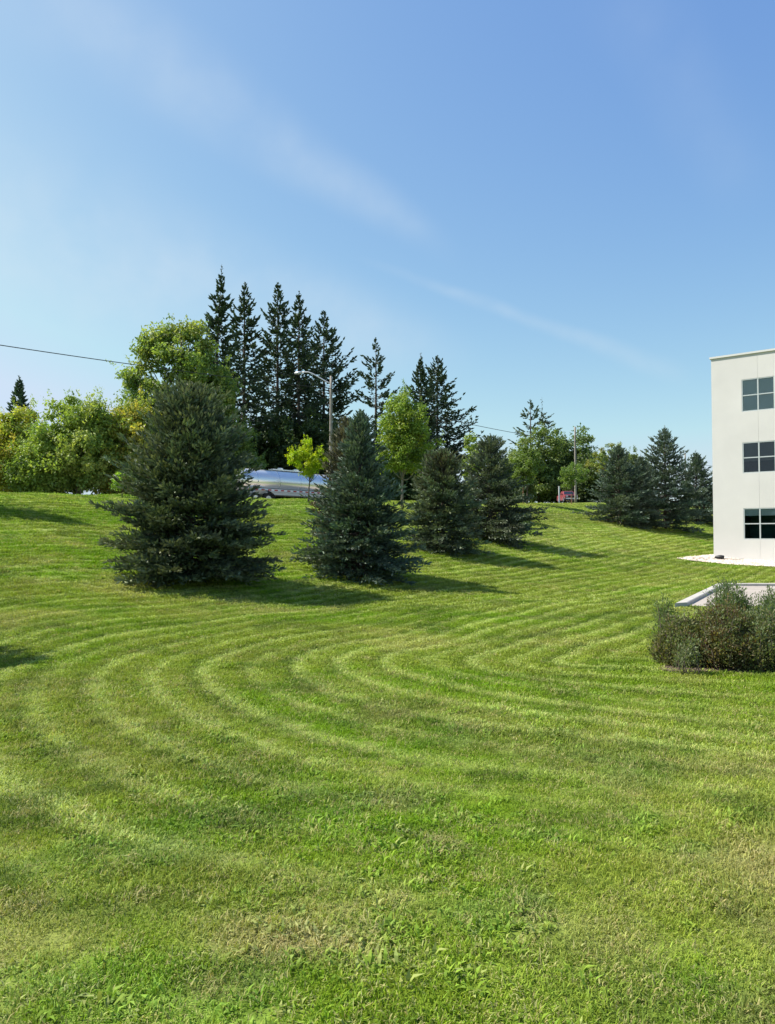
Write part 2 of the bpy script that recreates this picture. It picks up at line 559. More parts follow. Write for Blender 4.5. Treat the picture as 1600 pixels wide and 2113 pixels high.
rings = [kerb_ring(0.0, lot_z - .1), kerb_ring(0.0, lot_z + .07), kerb_ring(0.02, lot_z + .085), kerb_ring(0.20, lot_z + .085), kerb_ring(0.22, lot_z + .07), kerb_ring(0.22, lot_z - .2)]
mb.add([p for r_ in rings for p in r_], [(i * 4 + k, i * 4 + (k + 1) % 4, i * 4 + 4 + (k + 1) % 4, i * 4 + 4 + k) for i in range(5) for k in range(2)] + [(0, 4, 8, 20), (8, 12, 16, 20)])
tag(mb.build('kerb', M['concrete']), 'pale concrete kerb round the paved lot', kind='structure')

# the road on the embankment
def strip(name, v0, v1, dz, mat, label, u0=-150, u1=420, dash=None):
    mb = MB(); us = np.linspace(u0, u1, 220)
    vs = np.linspace(v0, v1, 3)
    P = np.array([[U * u_ + V * v_ for v_ in vs] for u_ in us])
    z = np.array([[hz(*p) for p in row] for row in P])
    pts = np.dstack([P, z + dz]).reshape(-1, 3)
    k = (np.arange(219)[:, None] * 3 + np.arange(2)[None]).ravel()
    mb.add(pts, np.stack([k, k + 3, k + 4, k + 1], 1))
    return tag(mb.build(name, mat), label, kind='structure')


strip('verge', 40.6, 44.0, 0.012, M['verge'], 'tan gravel shoulder of the road', u1=62)
strip('road', 44.0, 51.0, 0.02, M['asphalt'], 'asphalt road along the top of the embankment')
strip('road_marking', 47.44, 47.56, 0.028, M['paint'], 'yellow centre line of the road')

# ------------------------------------------------------------------ trees
rng = np.random.RandomState(7)


def tree_root(name, loc, label, cat, group):
    return empty(name, loc, label, cat, group)


def prof(t, pts):
    xs, ys = zip(*pts)
    return np.interp(t, xs, ys)


def conifer(name, loc, H, Rad, label, seed, group, profile, n_br=260, shoot=0.20, sw=0.30, step=0.075, base=0.03,
            e_low=-8, e_top=48, upturn=0.25, col=(0.045, 0.075, 0.05), tip=(0.085, 0.11, 0.075), brown=None, hang=0.0,
            whorl=0, lean=(0, 0), jitter=0.22, trunk_r=None, spike=0.35, sweep=0.0, sparse=1.0, twig=0.42, gain=2.3):
    """spruce: trunk, whorls of branches, flat sprays of shoots on every branch"""
    rs = np.random.RandomState(seed)
    root = tree_root(name, loc, label, 'tree', group)
    top = np.array([lean[0], lean[1], H])
    tr = trunk_r or 0.016 * H
    tb = MB()
    zs = np.linspace(0, 1, 10)
    tp = np.array([top * z_ for z_ in zs]); tp[:, 0] += lean[0] * (zs ** 2 - zs)
    tp[0, 2] = -0.25
    tb.tube(tp, tr * (1 - zs) ** 0.8 + 0.008, 8)
    cb, bb = MB(), MB()
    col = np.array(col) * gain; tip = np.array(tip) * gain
    O, D, N, L, S, C = [], [], [], [], [], []
    if whorl:
        ts = np.repeat(np.linspace(base, 0.985, whorl), max(1, n_br // whorl)); ts = ts + rs.normal(0, 0.22 / whorl, len(ts))
    else:
        ts = base + (0.985 - base) * (np.arange(n_br) + rs.rand(n_br)) / n_br
        ts = 1 - (1 - ts) ** 1.12
    ts = np.clip(ts, base, 0.99)
    for i, t in enumerate(ts):
        az = i * 2.39996 + rs.normal(0, .35)
        Lb = Rad * prof(t, profile) * rs.uniform(1 - jitter * 1.6, 1 + jitter * .55)
        if Lb < 0.06: continue
        Lb *= 1 + .08 * math.sin(3 * az + 9 * t + seed) + (.12 if rs.rand() < .06 else 0)
        tone = rs.uniform(.72, 1.28); hue = np.array([rs.uniform(.9, 1.14), 1.0, rs.uniform(.82, 1.08)])
        e0 = R(e_low + (e_top - e_low) * t ** 1.3 + rs.normal(0, 6))
        s = np.linspace(0, 1, 7)
        hor = Lb * s * max(math.cos(e0), .86)
        ver = Lb * (s * math.sin(e0) + upturn * (.25 + .75 * t) * (s ** 2.2 - 0.5 * s)) - sweep * Lb * s * (1 - s)
        out = np.array([math.cos(az), math.sin(az), 0])
        p0 = np.array([tp[:, 0][0], 0, 0]) + top * t
        path = p0 + out * hor[:, None] + np.array([0, 0, 1]) * ver[:, None]
        if Lb > 0.25: bb.tube(path[:6], np.linspace(tr * .28 * (1 - t) + .007, .005, 6), 4, cap=False)
        dr = unit(np.gradient(path, axis=0))
        side = np.cross(out, [0, 0, 1.0])
        nt = max(3, int(Lb / step * sparse))
        st = np.sort(rs.uniform(0.12, 1.0, nt) ** 0.8)
        for k, s0 in enumerate(st):
            pb = np.array([np.interp(s0, s, path[:, j]) for j in range(3)])
            db = np.array([np.interp(s0, s, dr[:, j]) for j in range(3)])
            sg = 1 if k % 2 else -1
            l2 = (twig * Lb * (1 - s0) + 0.10 * Lb ** .5) * rs.uniform(.6, 1.15)
            a = rs.uniform(.55, 1.0)
            td = db * math.cos(a) + side * sg * math.sin(a) + np.array([0, 0, rs.normal(0.06, .16) - hang * rs.uniform(.4, 1.0)])
            td /= np.linalg.norm(td)
            ns = max(2, int(l2 / (shoot * .48)))
            f = (np.arange(ns) + rs.rand(ns)) / ns
            o = pb + td * (f * l2)[:, None]
            if hang: o[:, 2] -= hang * .35 * l2 * f ** 2
            dirs = unit(td * .8 + db * .35 + rs.normal(0, .42, (ns, 3)) + np.array([0, 0, .12 + upturn * .5 - hang * .5]))
            O.append(o); D.append(dirs); L.append(shoot * rs.uniform(.7, 1.25, ns) * min(1.0, .45 + (1 - t) * 4)); 
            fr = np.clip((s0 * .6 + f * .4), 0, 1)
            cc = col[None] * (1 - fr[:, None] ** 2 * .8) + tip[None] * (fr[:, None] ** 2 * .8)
            if brown is not None:
                bz = brown[1](t, az); cc = cc * (1 - bz) + np.array(brown[0])[None] * bz
            C.append(cc * tone * hue * rs.uniform(.72, 1.28, (ns, 1)))
        # leader of the branch
        O.append(path[3:]); D.append(unit(dr[3:] + rs.normal(0, .15, (4, 3)))); L.append(np.full(4, shoot * 1.3 * min(1.0, .45 + (1 - t) * 4))); C.append(np.repeat(tip[None], 4, 0))
    # the tip of the tree
    k = 16; zt = rs.uniform(.94, 1.0, k)
    O.append(top[None] * zt[:, None]); D.append(unit(rs.normal(0, .4, (k, 3)) + np.array([0, 0, 1.0])))
    L.append(np.full(k, shoot * .6)); C.append(np.repeat(tip[None], k, 0))
    if spike:
        tb.tube([top * .97, top + np.array([rs.normal(0, .03) * spike, 0, spike])], [0.012 + 0.0008 * H, .004 + 0.0004 * H], 5)
        kk = 8; zt = rs.uniform(0, .8, kk)
        O.append(top[None] + np.array([0, 0, spike]) * zt[:, None]); D.append(unit(rs.normal(0, .6, (kk, 3)) + np.array([0, 0, .6]))); L.append(np.full(kk, shoot * .55)); C.append(np.repeat(tip[None], kk, 0))
    O, D, L, C = np.vstack(O), np.vstack(D), np.concatenate(L), np.vstack(C)
    r1 = unit(rs.normal(0, 1, O.shape)); n1 = unit(np.cross(D, r1)); n2 = np.cross(D, n1)
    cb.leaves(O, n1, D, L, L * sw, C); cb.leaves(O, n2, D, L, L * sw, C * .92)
    tb.build('trunk', M['bark'], root, smooth=True)
    tag(bb.build('branches', M['bark'], root), kind='stuff')
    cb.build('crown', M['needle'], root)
    return root


def broadleaf(name, loc, H, lobes, label, seed, group, cols, leaf=0.2, n_leaf=14000, clump=0.55, n_clump=120, trunk_r=0.15,
              trunk_h=None, cat='tree', limbs=22, bark='bark', narrow=0.6, stems=1, shell=0.55, up=0.25, trunk=True, gain=1.75, sprigs=0, sprig_len=.8):
    """broad-leaved tree: trunk and limbs reaching into the leaf clumps that fill the lobes of the crown
       lobes: (x, y, z, rx, ry, rz) in metres from the base"""
    rs = np.random.RandomState(seed)
    root = tree_root(name, loc, label, cat, group)
    lobes = np.array(lobes, float)
    vol = lobes[:, 3] * lobes[:, 4] * lobes[:, 5]
    pick = rs.choice(len(lobes), n_clump, p=vol ** .8 / (vol ** .8).sum())
    d = unit(rs.normal(0, 1, (n_clump, 3)))
    rr = (shell + (1 - shell) * rs.rand(n_clump)) ** 1.0 * rs.uniform(.82, 1.10, n_clump)
    inner = rs.rand(n_clump) < .2
    rr[inner] = rs.uniform(.1, .6, inner.sum())
    cen = lobes[pick, :3] + d * rr[:, None] * lobes[pick, 3:]
    cen[:, 2] = np.maximum(cen[:, 2], clump * .3)
    tb, cb = MB(), MB()
    th = trunk_h or H * .45
    axis_x = lobes[:, 0].mean(); axis_y = lobes[:, 1].mean()
    zt = np.linspace(0, 1, 9)
    topz = lobes[:, 2].max() * .97
    for s_ in range(stems):
        ox, oy = (rs.normal(0, .35 * (stems > 1), 2) * (1.5 if stems > 1 else 0))
        px = ox + (axis_x * .6) * zt ** 1.5 + np.cumsum(rs.normal(0, .01 * H, 9)) * zt
        py = oy + (axis_y * .6) * zt ** 1.5 + np.cumsum(rs.normal(0, .01 * H, 9)) * zt
        path = np.stack([px, py, zt * topz], 1); path[0, 2] = -0.25
        if trunk: tb.tube(path, trunk_r * (1 - .82 * zt) * (1 + .5 * np.exp(-zt * 18)), 9)
        for j in rs.choice(n_clump, min(n_clump, limbs // stems + 1), replace=False):
            z0 = np.clip((cen[j, 2] - rs.uniform(.15, .4) * H) / topz, min(.92, th / topz * .8), .93)
            p0 = np.array([np.interp(z0, zt, path[:, q]) for q in range(3)])
            mid = p0 * .5 + cen[j] * .5 + np.array([0, 0, -.05 * H + rs.normal(0, .02 * H)])
            sC = np.linspace(0, 1, 6)[:, None]
            cv = (1 - sC) ** 2 * p0 + 2 * sC * (1 - sC) * mid + sC ** 2 * cen[j]
            r0 = trunk_r * .42 * (1 - .6 * z0)
            if trunk: tb.tube(cv, np.linspace(r0, r0 * .15 + .004, 6), 5, cap=False)
    w = rs.uniform(.5, 1.5, n_clump); w /= w.sum()
    own = rs.choice(n_clump, n_leaf, p=w)
    cs = clump * rs.uniform(.65, 1.35, n_clump)
    off = unit(rs.normal(0, 1, (n_leaf, 3))) * (rs.rand(n_leaf, 1) ** .45)
    off[:, 2] *= .75
    P = cen[own] + off * cs[own][:, None]
    cl = np.array(cols, float) * gain
    # clumps keep one kind of leaf colour, single leaves vary a little
    ck = rs.randint(0, len(cl), n_clump); tone = rs.uniform(.8, 1.2, n_clump)
    C = cl[ck[own]] * tone[own][:, None] * rs.uniform(.75, 1.25, (n_leaf, 1))
    mixer = rs.rand(n_leaf) < .25
    C[mixer] = cl[rs.randint(0, len(cl), mixer.sum())] * rs.uniform(.75, 1.25, (mixer.sum(), 1))
    nrm = unit(off * .6 + rs.normal(0, .6, (n_leaf, 3)) + np.array([0, 0, up]))
    upv = unit(np.cross(nrm, rs.normal(0, 1, (n_leaf, 3))))
    upv[:, 2] -= .25; upv = unit(upv)
    ll = leaf * rs.uniform(.65, 1.25, n_leaf)
    cb.leaves(P, nrm, upv, ll, ll * narrow, C, fold=.12)
    for q in range(sprigs):
        j = rs.randint(n_clump)
        d0 = unit((cen[j] - np.array([axis_x, axis_y, H * .35])) * np.array([.5, .5, .35]) / (.3 * H) + np.array([0, 0, .9]) + rs.normal(0, .25, 3))
        ln_ = sprig_len * rs.uniform(.5, 1.2); kk = 16
        f = np.linspace(.3, 1, kk)[:, None]
        Pq = cen[j] + d0 * (cs[j] * .7 + f * ln_) + rs.normal(0, .05 * sprig_len, (kk, 3)) + np.array([0, 0, -.12 * ln_]) * f ** 2
        dq = unit(d0 * .5 + rs.normal(0, .6, (kk, 3))); nq = unit(np.cross(dq, rs.normal(0, 1, (kk, 3))))
        lq = leaf * rs.uniform(.6, 1.05, kk) * (1.15 - .5 * f.ravel())
        cb.leaves(Pq, nq, dq, lq, lq * narrow * .8, cl[ck[j]] * rs.uniform(.9, 1.35, (kk, 1)), fold=.12)
    if trunk: tb.build('trunk', M[bark], root, smooth=True)
    cb.build('crown', M['leaf'], root)
    return root


G_SPRUCE = 'young spruces planted along the foot of the embankment'
G_TALL = 'old tall spruces in a row beyond the road'
G_BACK = 'broad-leaved trees beyond the road'
G_YOUNG = 'young broad-leaved trees on the crest of the embankment'
G_RIGHT = 'spruces on the slope beside the white building'

P_BIG = ((0, .84), (.06, .98), (.18, 1.0), (.35, .96), (.5, .88), (.62, .74), (.75, .55), (.85, .37), (.93, .19), (1, .04))
P_TWO = ((0, .85), (.1, 1.0), (.25, .95), (.42, .72), (.56, .46), (.75, .28), (.9, .14), (1, .03))
P_CONE = ((0, .85), (.1, 1.0), (.3, .86), (.5, .66), (.75, .36), (.9, .16), (1, .03))


def spruce_at(px, py_base, py_top, half_px, **kw):
    b = hit(px, py_base)
    topz = at(px, py_top, b.y).z
    return b, topz - b.z, half_px * b.y / FPX


b, H, r = spruce_at(392, 1197, 798, 160)
conifer('spruce_tree', b, H, r, 'broadest dark green spruce, leftmost in the row on the slope, with dense rounded top', 101, G_SPRUCE, P_BIG,
        n_br=500, shoot=.135, step=.060, sw=.32, col=(.030, .050, .030), tip=(.112, .125, .080), e_low=-14, e_top=58, upturn=.36, spike=.12, jitter=.2)
b, H, r = spruce_at(742, 1192, 852, 128)
conifer('spruce_tree', b, H, r * 1.0, 'blue-green spruce with wide skirt standing right of the broadest spruce', 102, G_SPRUCE, P_TWO,
        n_br=430, shoot=.135, step=.060, sw=.32, col=(.028, .048, .034), tip=(.090, .116, .086), e_low=-14, e_top=52, upturn=.34, spike=.12, jitter=.3)
b2 = hit(742, 1192)
b, H, r = col_at(714, b2.y + 1.3), 0, 0
H = at(716, 862, b.y).z - b.z
conifer('spruce_tree', b, H, 66 * b.y / FPX, 'brown-tinged spruce peeking out directly behind the blue-green one', 103, G_SPRUCE, P_BIG,
        n_br=330, shoot=.14, step=.066, sw=.32, col=(.044, .046, .032), tip=(.115, .110, .078), e_top=50, upturn=.3, spike=.05, jitter=.3)
b, H, r = spruce_at(915, 1138, 930, 82)
conifer('spruce_tree', b, H, r, 'narrow spruce with rust-brown top beside the lime green tree', 104, G_SPRUCE, P_BIG,
        n_br=360, shoot=.15, step=.068, sw=.33, e_low=-14, col=(.040, .056, .036), tip=(.100, .122, .080), spike=.15, jitter=.3,
        brown=((.130, .088, .048), lambda t, a: np.clip((t - .5) * 1.3, 0, .5)))
b, H, r = spruce_at(1012, 1112, 903, 106)
conifer('spruce_tree', b, H, r, 'spruce with thin open top and wide dark skirt, rightmost of the near row', 105, G_SPRUCE,
        ((0, .85), (.1, 1.0), (.28, .95), (.42, .66), (.55, .50), (.8, .32), (.93, .16), (1, .03)),
        n_br=340, shoot=.16, step=.068, sw=.33, e_low=-14, col=(.040, .054, .038), tip=(.096, .114, .080), spike=.1, jitter=.4,
        brown=((.09, .068, .045), lambda t, a: .1 * (math.cos(a - 2.6) > 0)))

# spruces near the building
for k, (px, pb, pt, hw, seed, lab) in enumerate((
        (1278, 1082, 922, 76, 111, 'dark spruce leftmost in the group beside the white building'),
        (1324, 1088, 945, 54, 112, 'slim low spruce wedged between two taller spruces beside the building'),
        (1374, 1092, 886, 84, 113, 'tallest pointed spruce in the group beside the white building'),
        (1438, 1078, 936, 62, 114, 'spruce half behind the tallest one, nearest to the white wall'))):
    b, H, r = spruce_at(px, pb, pt, hw)
    conifer('spruce_tree', b, H, r, lab, seed, G_RIGHT, P_CONE, gain=1.8, n_br=270, shoot=.22, step=.10, sw=.32, col=(.040, .064, .046), tip=(.105, .135, .105),
            spike=.35, jitter=.38, e_low=-10)
b = col_at(1466, 72)
broadleaf('shrub', b, 3.6, [(0, 0, 1.6, 1.3, 1.3, 1.7)], 'reddish dark shrub at the left edge of the white building', 116, None,
          [(.075, .05, .03), (.06, .06, .03)], leaf=.16, n_leaf=3500, n_clump=30, clump=.5, trunk_r=.06, cat='shrub')

# tall spruces beyond the road
tall = ((440, 545, 43, 201, 'tallest old spruce with long bent tip, left end of the tall row', .9, (.6, 0)),
        (503, 582, 50, 202, 'tall thin-topped spruce, second from the left in the tall row', .25, (0, 0)),
        (572, 584, 52, 203, 'tall spruce with ragged forked top, third from the left in the tall row', .1, (0, 0)),
        (616, 602, 48, 204, 'tall narrow spruce, fourth from the left in the tall row', .3, (0, 0)),
        (668, 642, 62, 205, 'broad tall spruce rising directly behind the street light', .1, (0, 0)),
        (776, 697, 52, 206, 'open spruce with separate level branches, right of the street light', .2, (0, 0)),
        (869, 727, 30, 207, 'slender spruce spire behind the lime green tree', .6, (0, 0)),
        (903, 733, 56, 208, 'dark spruce with drooping tiers, right end of the tall row', .2, (0, 0)))
for k, (px, pt, hw, seed, lab, spk, ln) in enumerate(tall):
    bear = pix_dir(px, 1000); bx = bear.x / bear.y
    Y = (56.5 + (k % 3) * 1.6) / (V[1] + V[0] * bx)
    b = col_at(px, Y)
    H = at(px, pt, Y).z - b.z - spk
    openk = k == 5
    conifer('tall_spruce_tree', b, H, hw * 1.72 * Y / FPX, lab, seed, G_TALL,
            ((0, 1.0), (.3, 1.05), (.5, .88), (.68, .57), (.82, .31), (.93, .12), (1, .02)),
            n_br=144 if openk else 288, whorl=18 if openk else 32, shoot=.40, sw=.40, step=.20, gain=1.9, base=.06, e_low=-20, e_top=24, upturn=.42, hang=.42 if not openk else .15,
            col=(.022, .036, .024), tip=(.045, .068, .042), spike=spk, lean=ln, jitter=.5, trunk_r=.24, sweep=.25, twig=.13 if openk else .24)
# lone spruce far left, behind the hedge
b = col_at(37, 63)
conifer('spruce_tree', b, at(37, 785, 63).z - b.z, 1.9, 'pointed dark spruce behind the hedge trees at the far left', 221, None, P_CONE,
        n_br=150, shoot=.4, sw=.34, step=.24, col=(.028, .046, .036), tip=(.05, .075, .055), spike=.45, jitter=.25)
# ragged spruce above the trees on the right, and its dead neighbour
b = col_at(1096, 108)
conifer('tall_spruce_tree', b, at(1096, 830, 108).z - b.z, 2.7, 'ragged spruce top poking out above the round dark trees', 222, None,
        ((0, .9), (.4, 1.0), (.7, .85), (.85, .5), (1, .05)), n_br=70, whorl=18, shoot=.55, sw=.36, step=.4, base=.2, e_low=-18, e_top=20, hang=.35,
        col=(.030, .045, .032), tip=(.055, .075, .055), spike=.3, jitter=.5, sweep=.25)
b = col_at(1120, 110)
conifer('dying_spruce_tree', b, at(1120, 850, 110).z - b.z, 2.6, 'nearly bare spruce spire with few branches above the round dark trees', 223, None,
        ((0, .6), (.6, .7), (.85, .6), (.97, .5), (1, .2)), n_br=34, shoot=.6, sw=.3, step=.6, base=.55, e_low=0, e_top=6, hang=.2,
        col=(.05, .065, .045), tip=(.07, .085, .06), spike=2.2, jitter=.6, trunk_r=.13)

# large ash beyond the road
Y = 61.0
b = col_at(372, Y)
k_ = Y / FPX
broadleaf('ash_tree', b, 16.6, [(-2.6, 0, 9.4, 2.3, 2.4, 3.8), (-1.5, .5, 12.7, 2.2, 2.2, 2.8), (1.6, 0, 11.2, 2.5, 2.4, 3.5), (3.0, .4, 8.6, 2.1, 2.2, 3.6), (0, 0, 6.6, 3.4, 2.8, 3.2), (-3.2, 0, 5.2, 1.6, 1.8, 2.4), (2.2, 0, 4.2, 2.8, 2.4, 2.6), (.7, 0, 14.4, .7, .7, 1.1)],
          'large airy yellow-green tree, tallest broad-leaved tree, left of the tall spruces', 301, G_BACK,
          [(.125, .165, .042), (.105, .150, .036), (.150, .170, .045), (.080, .125, .034)], leaf=.29, n_leaf=52000, n_clump=260, clump=.85, gain=2.0, sprigs=160, sprig_len=1.0, trunk_r=.30, limbs=46, shell=.5)
# hedge trees at the left
hedge = ((20, 842, 84, 311, 'golden-green hedge tree at the left edge of the lawn', [(.165, .170, .028), (.120, .155, .028), (.185, .16, .035)]),
         (95, 880, 62, 315, 'low dark green bush between the golden hedge tree and the bushy one', [(.085, .125, .028), (.11, .145, .03)]),
         (165, 822, 92, 312, 'bushy light green hedge tree with thin stems, in the middle of the left hedge', [(.130, .170, .034), (.160, .185, .048), (.095, .14, .028)]),
         (268, 830, 74, 313, 'yellowish hedge tree between the bushy hedge tree and the broadest spruce', [(.150, .165, .034), (.115, .15, .03), (.185, .165, .035)]),
         (330, 900, 60, 314, 'dark green understorey tree behind the broadest spruce', [(.065, .095, .022), (.08, .11, .026)]),
         (480, 870, 56, 316, 'dark leafy tree filling the gap behind the broadest spruce on its right', [(.060, .092, .022), (.075, .105, .024)]))
for px, pt, hw, seed, lab, cols in hedge:
    Y = 50.5 if px < 300 else 60
    Y = Y + (seed % 3) * 1.0
    b = col_at(px, Y)
    H = at(px, pt, Y).z - b.z
    r = hw * Y / FPX
    broadleaf('hedge_tree', b, H, [(0, 0, H * .55, r, r, H * .42), (-r * .4, 0, H * .36, r * .75, r * .8, H * .32), (r * .45, 0, H * .40, r * .7, r * .8, H * .34), (r * .15, 0, H * .8, r * .6, r * .6, H * .2)],
              lab, seed, G_BACK, cols, leaf=.22, n_leaf=30000, n_clump=230, clump=.6, trunk_r=.06, gain=2.3, sprigs=230, sprig_len=.95, limbs=40, stems=4, shell=.55, bark='bark_pale')

# leafy sapling beside the broadest spruce
b = hit(252, 1012 + 14)
H = at(252, 962, b.y).z - b.z
broadleaf('sapling', b, H, [(0, 0, H * .55, .55, .5, H * .42), (.5, 0, H * .5, .4, .4, H * .35)],
          'leafy light green sapling growing at the left side of the broadest spruce', 317, None, [(.13, .20, .03), (.10, .165, .03)], leaf=.12, n_leaf=1800, n_clump=40, clump=.22, trunk_r=.025, limbs=14)

# young trees on the crest
b = hit(637, 1037)
H = at(637, 893, b.y).z - b.z
s_ = b.y / FPX
broadleaf('young_maple_tree', b, H, [(0, 0, H * .60, 40 * s_, 36 * s_, H * .20), (-30 * s_, 0, H * .62, 24 * s_, 22 * s_, H * .12), (28 * s_, 0, H * .60, 22 * s_, 22 * s_, H * .14), (-5 * s_, 0, H * .80, 15 * s_, 15 * s_, H * .17), (0, 0, H * .46, 22 * s_, 20 * s_, H * .12)],
          'small bright yellow young maple in front of the tanker trailer', 321, G_YOUNG, [(.22, .285, .010), (.18, .255, .010), (.27, .30, .012)],
          leaf=.11, n_leaf=6000, n_clump=85, clump=.20, sprigs=70, sprig_len=.4, trunk_r=.045, limbs=20, trunk_h=H * .36, up=.4)
b = hit(830, 1047)
H = at(830, 803, b.y).z - b.z
s_ = b.y / FPX
broadleaf('young_tree', b, H, [(0, 0, H * .70, 60 * s_, 54 * s_, H * .24), (14 * s_, 0, H * .52, 66 * s_, 50 * s_, H * .2), (-22 * s_, 0, H * .42, 36 * s_, 32 * s_, H * .12), (0, 0, H * .88, 26 * s_, 26 * s_, H * .13), (20 * s_, 0, H * .38, 40 * s_, 36 * s_, H * .10)],
          'tall lime green young tree with pale trunk behind the blue-green spruce', 322, G_YOUNG, [(.140, .195, .030), (.115, .170, .028), (.185, .220, .032), (.09, .14, .025)],
          leaf=.14, n_leaf=25000, n_clump=210, clump=.40, sprigs=110, sprig_len=.5, trunk_r=.075, limbs=30, trunk_h=H * .3, bark='bark_pale', up=.4)
b = hit(1088, 1040)
H = at(1088, 918, b.y).z - b.z
s_ = b.y / FPX
broadleaf('young_tree', b, H, [(0, 0, H * .66, 34 * s_, 32 * s_, H * .26), (-10 * s_, 0, H * .5, 28 * s_, 28 * s_, H * .18), (6 * s_, 0, H * .86, 16 * s_, 16 * s_, H * .13)],
          'slim dark green young tree with a stake, casting a long shadow down the slope', 323, G_YOUNG, [(.075, .115, .026), (.09, .13, .03)],
          leaf=.17, n_leaf=5500, n_clump=80, clump=.32, trunk_r=.06, limbs=20, trunk_h=H * .3)
b = hit(1183, 1039)
H = at(1183, 945, b.y).z - b.z
s_ = b.y / FPX
broadleaf('young_tree', b, H, [(0, 0, H * .66, 34 * s_, 30 * s_, H * .28), (-12 * s_, 0, H * .55, 24 * s_, 22 * s_, H * .2)],
          'small round mid-green young tree over the red vehicle', 324, G_YOUNG, [(.085, .135, .032), (.11, .155, .036)],
          leaf=.16, n_leaf=4500, n_clump=70, clump=.3, trunk_r=.045, limbs=18, trunk_h=H * .35)
b = col_at(978, 47)
H = at(978, 890, 47).z - b.z
broadleaf('young_tree', b, H, [(0, 0, H * .72, 1.05, 1.0, H * .26), (0, 0, H * .45, .9, .9, H * .2)],
          'loose light green young tree rising behind the thin-topped spruce', 325, G_YOUNG, [(.15, .195, .04), (.12, .165, .034)],
          leaf=.18, n_leaf=3600, n_clump=60, clump=.3, trunk_r=.06, limbs=18)
b = hit(1244, 1030)
H = at(1244, 908, b.y).z - b.z
s_ = b.y / FPX
broadleaf('young_tree', b, H, [(-4 * s_, 0, H * .58, 32 * s_, 30 * s_, H * .3), (18 * s_, 0, H * .78, 28 * s_, 26 * s_, H * .22)],
          'yellow-green young tree left of the spruces beside the building', 326, G_YOUNG, [(.185, .185, .035), (.15, .175, .04), (.12, .165, .05)],
          leaf=.2, n_leaf=6000, n_clump=80, clump=.38, trunk_r=.06, limbs=20)

# round dark trees beyond the road on the right
for px, Y, pt, hw, seed, lab, cols in (
        (1112, 103, 878, 58, 331, 'round dark green tree under the ragged spruce top', [(.085, .122, .032), (.105, .138, .038)]),
        (1182, 106, 876, 56, 332, 'round dark green tree behind the plain utility pole', [(.072, .108, .034), (.092, .125, .042)]),
        (1050, 96, 945, 42, 333, 'low leafy bush tree right of the thin-topped spruce', [(.11, .14, .035), (.085, .115, .028)]),
        (1150, 106, 940, 52, 334, 'dark undergrowth tree right behind the red vehicle', [(.042, .062, .018), (.055, .075, .02)]),
        (1215, 99, 955, 44, 335, 'dark undergrowth tree left of the yellow-green young tree', [(.045, .068, .022), (.06, .085, .026)]),
        (868, 80, 930, 60, 336, 'dark hedge bush low behind the pale trunk of the lime green tree', [(.045, .07, .018), (.055, .082, .022)]),
        (760, 76, 925, 58, 337, 'dark hedge bush low behind the blue-green spruce', [(.045, .07, .018), (.055, .082, .022)]),
        (560, 72, 850, 70, 338, 'dark undergrowth tree behind the left end of the tanker trailer', [(.034, .055, .016), (.045, .068, .02)]),
        (655, 74, 840, 74, 339, 'dark undergrowth tree behind the street light pole', [(.032, .052, .016), (.042, .064, .02)]),
        (1300, 98, 935, 50, 340, 'grey-green tree behind the leftmost spruce by the building', [(.085, .115, .04), (.10, .13, .05)])):
    b = col_at(px, Y)
    H = at(px, pt, Y).z - b.z
    r = hw * Y / FPX
    broadleaf('background_tree', b, H, [(0, 0, H * .58, r, r, H * .40), (-r * .45, 0, H * .38, r * .7, r * .8, H * .34), (r * .45, 0, H * .36, r * .7, r * .8, H * .33), (0, 0, H * .2, r, r, H * .2)],
              lab, seed, G_BACK, cols, leaf=.34, n_leaf=19000, n_clump=190, clump=.95, sprigs=120, sprig_len=1.2, trunk_r=.16, limbs=18, shell=.55)

# trees left of the frame: their shadows fall into the picture
for (x, y, H, r, seed, lab) in ((-9.2, 10.3, 5.2, 1.5, 401, 'spruce left of the picture shading the near lawn'),
                                (-16.9, 26.4, 7.0, 1.7, 402, 'spruce left of the picture shading the slope')):
    conifer('spruce_tree', (x, y, hz(x, y)), H, r, lab, seed, G_SPRUCE, P_BIG, n_br=170, shoot=.26, sw=.4, step=.13, spike=0)

# ------------------------------------------------------------------ white building
UPZ = np.array([0, 0, 1.0])
b_root_loc = Vector((B0[0], B0[1], 0.0))
bld = empty('office_building', b_root_loc, 'three-storey cream white building with square windows at the right edge', 'building')
BASE_Z = 0.30
TOP_Z = at(1468, 741, B0[1]).z
SW0, SW1 = 1.40, 2.86                       # first window column along the wall
PITCH = 5.2
JOINT = 2.13
LEN = 16.0
wz = []
for yt, yb in ((1048, 1113), (911, 975), (779.5, 847)):
    Yw = B0[1] + BD[1] * JOINT
    wz.append((at(1568, yb, Yw).z, at(1568, yt, Yw).z))
s_edges = [0.0]; holes = []
for c in range(3):
    o = c * PITCH
    s_edges += [SW0 + o, JOINT + o - .007, JOINT + o + .007, SW1 + o]
s_edges += [LEN]
z_edges = [-0.6]
for a_, b_ in wz: z_edges += [a_, b_]
z_edges += [TOP_Z]


def wall_pt(s, z, depth=0.0):
    return np.array([BD[0] * s - BN[0] * depth, BD[1] * s - BN[1] * depth, z])


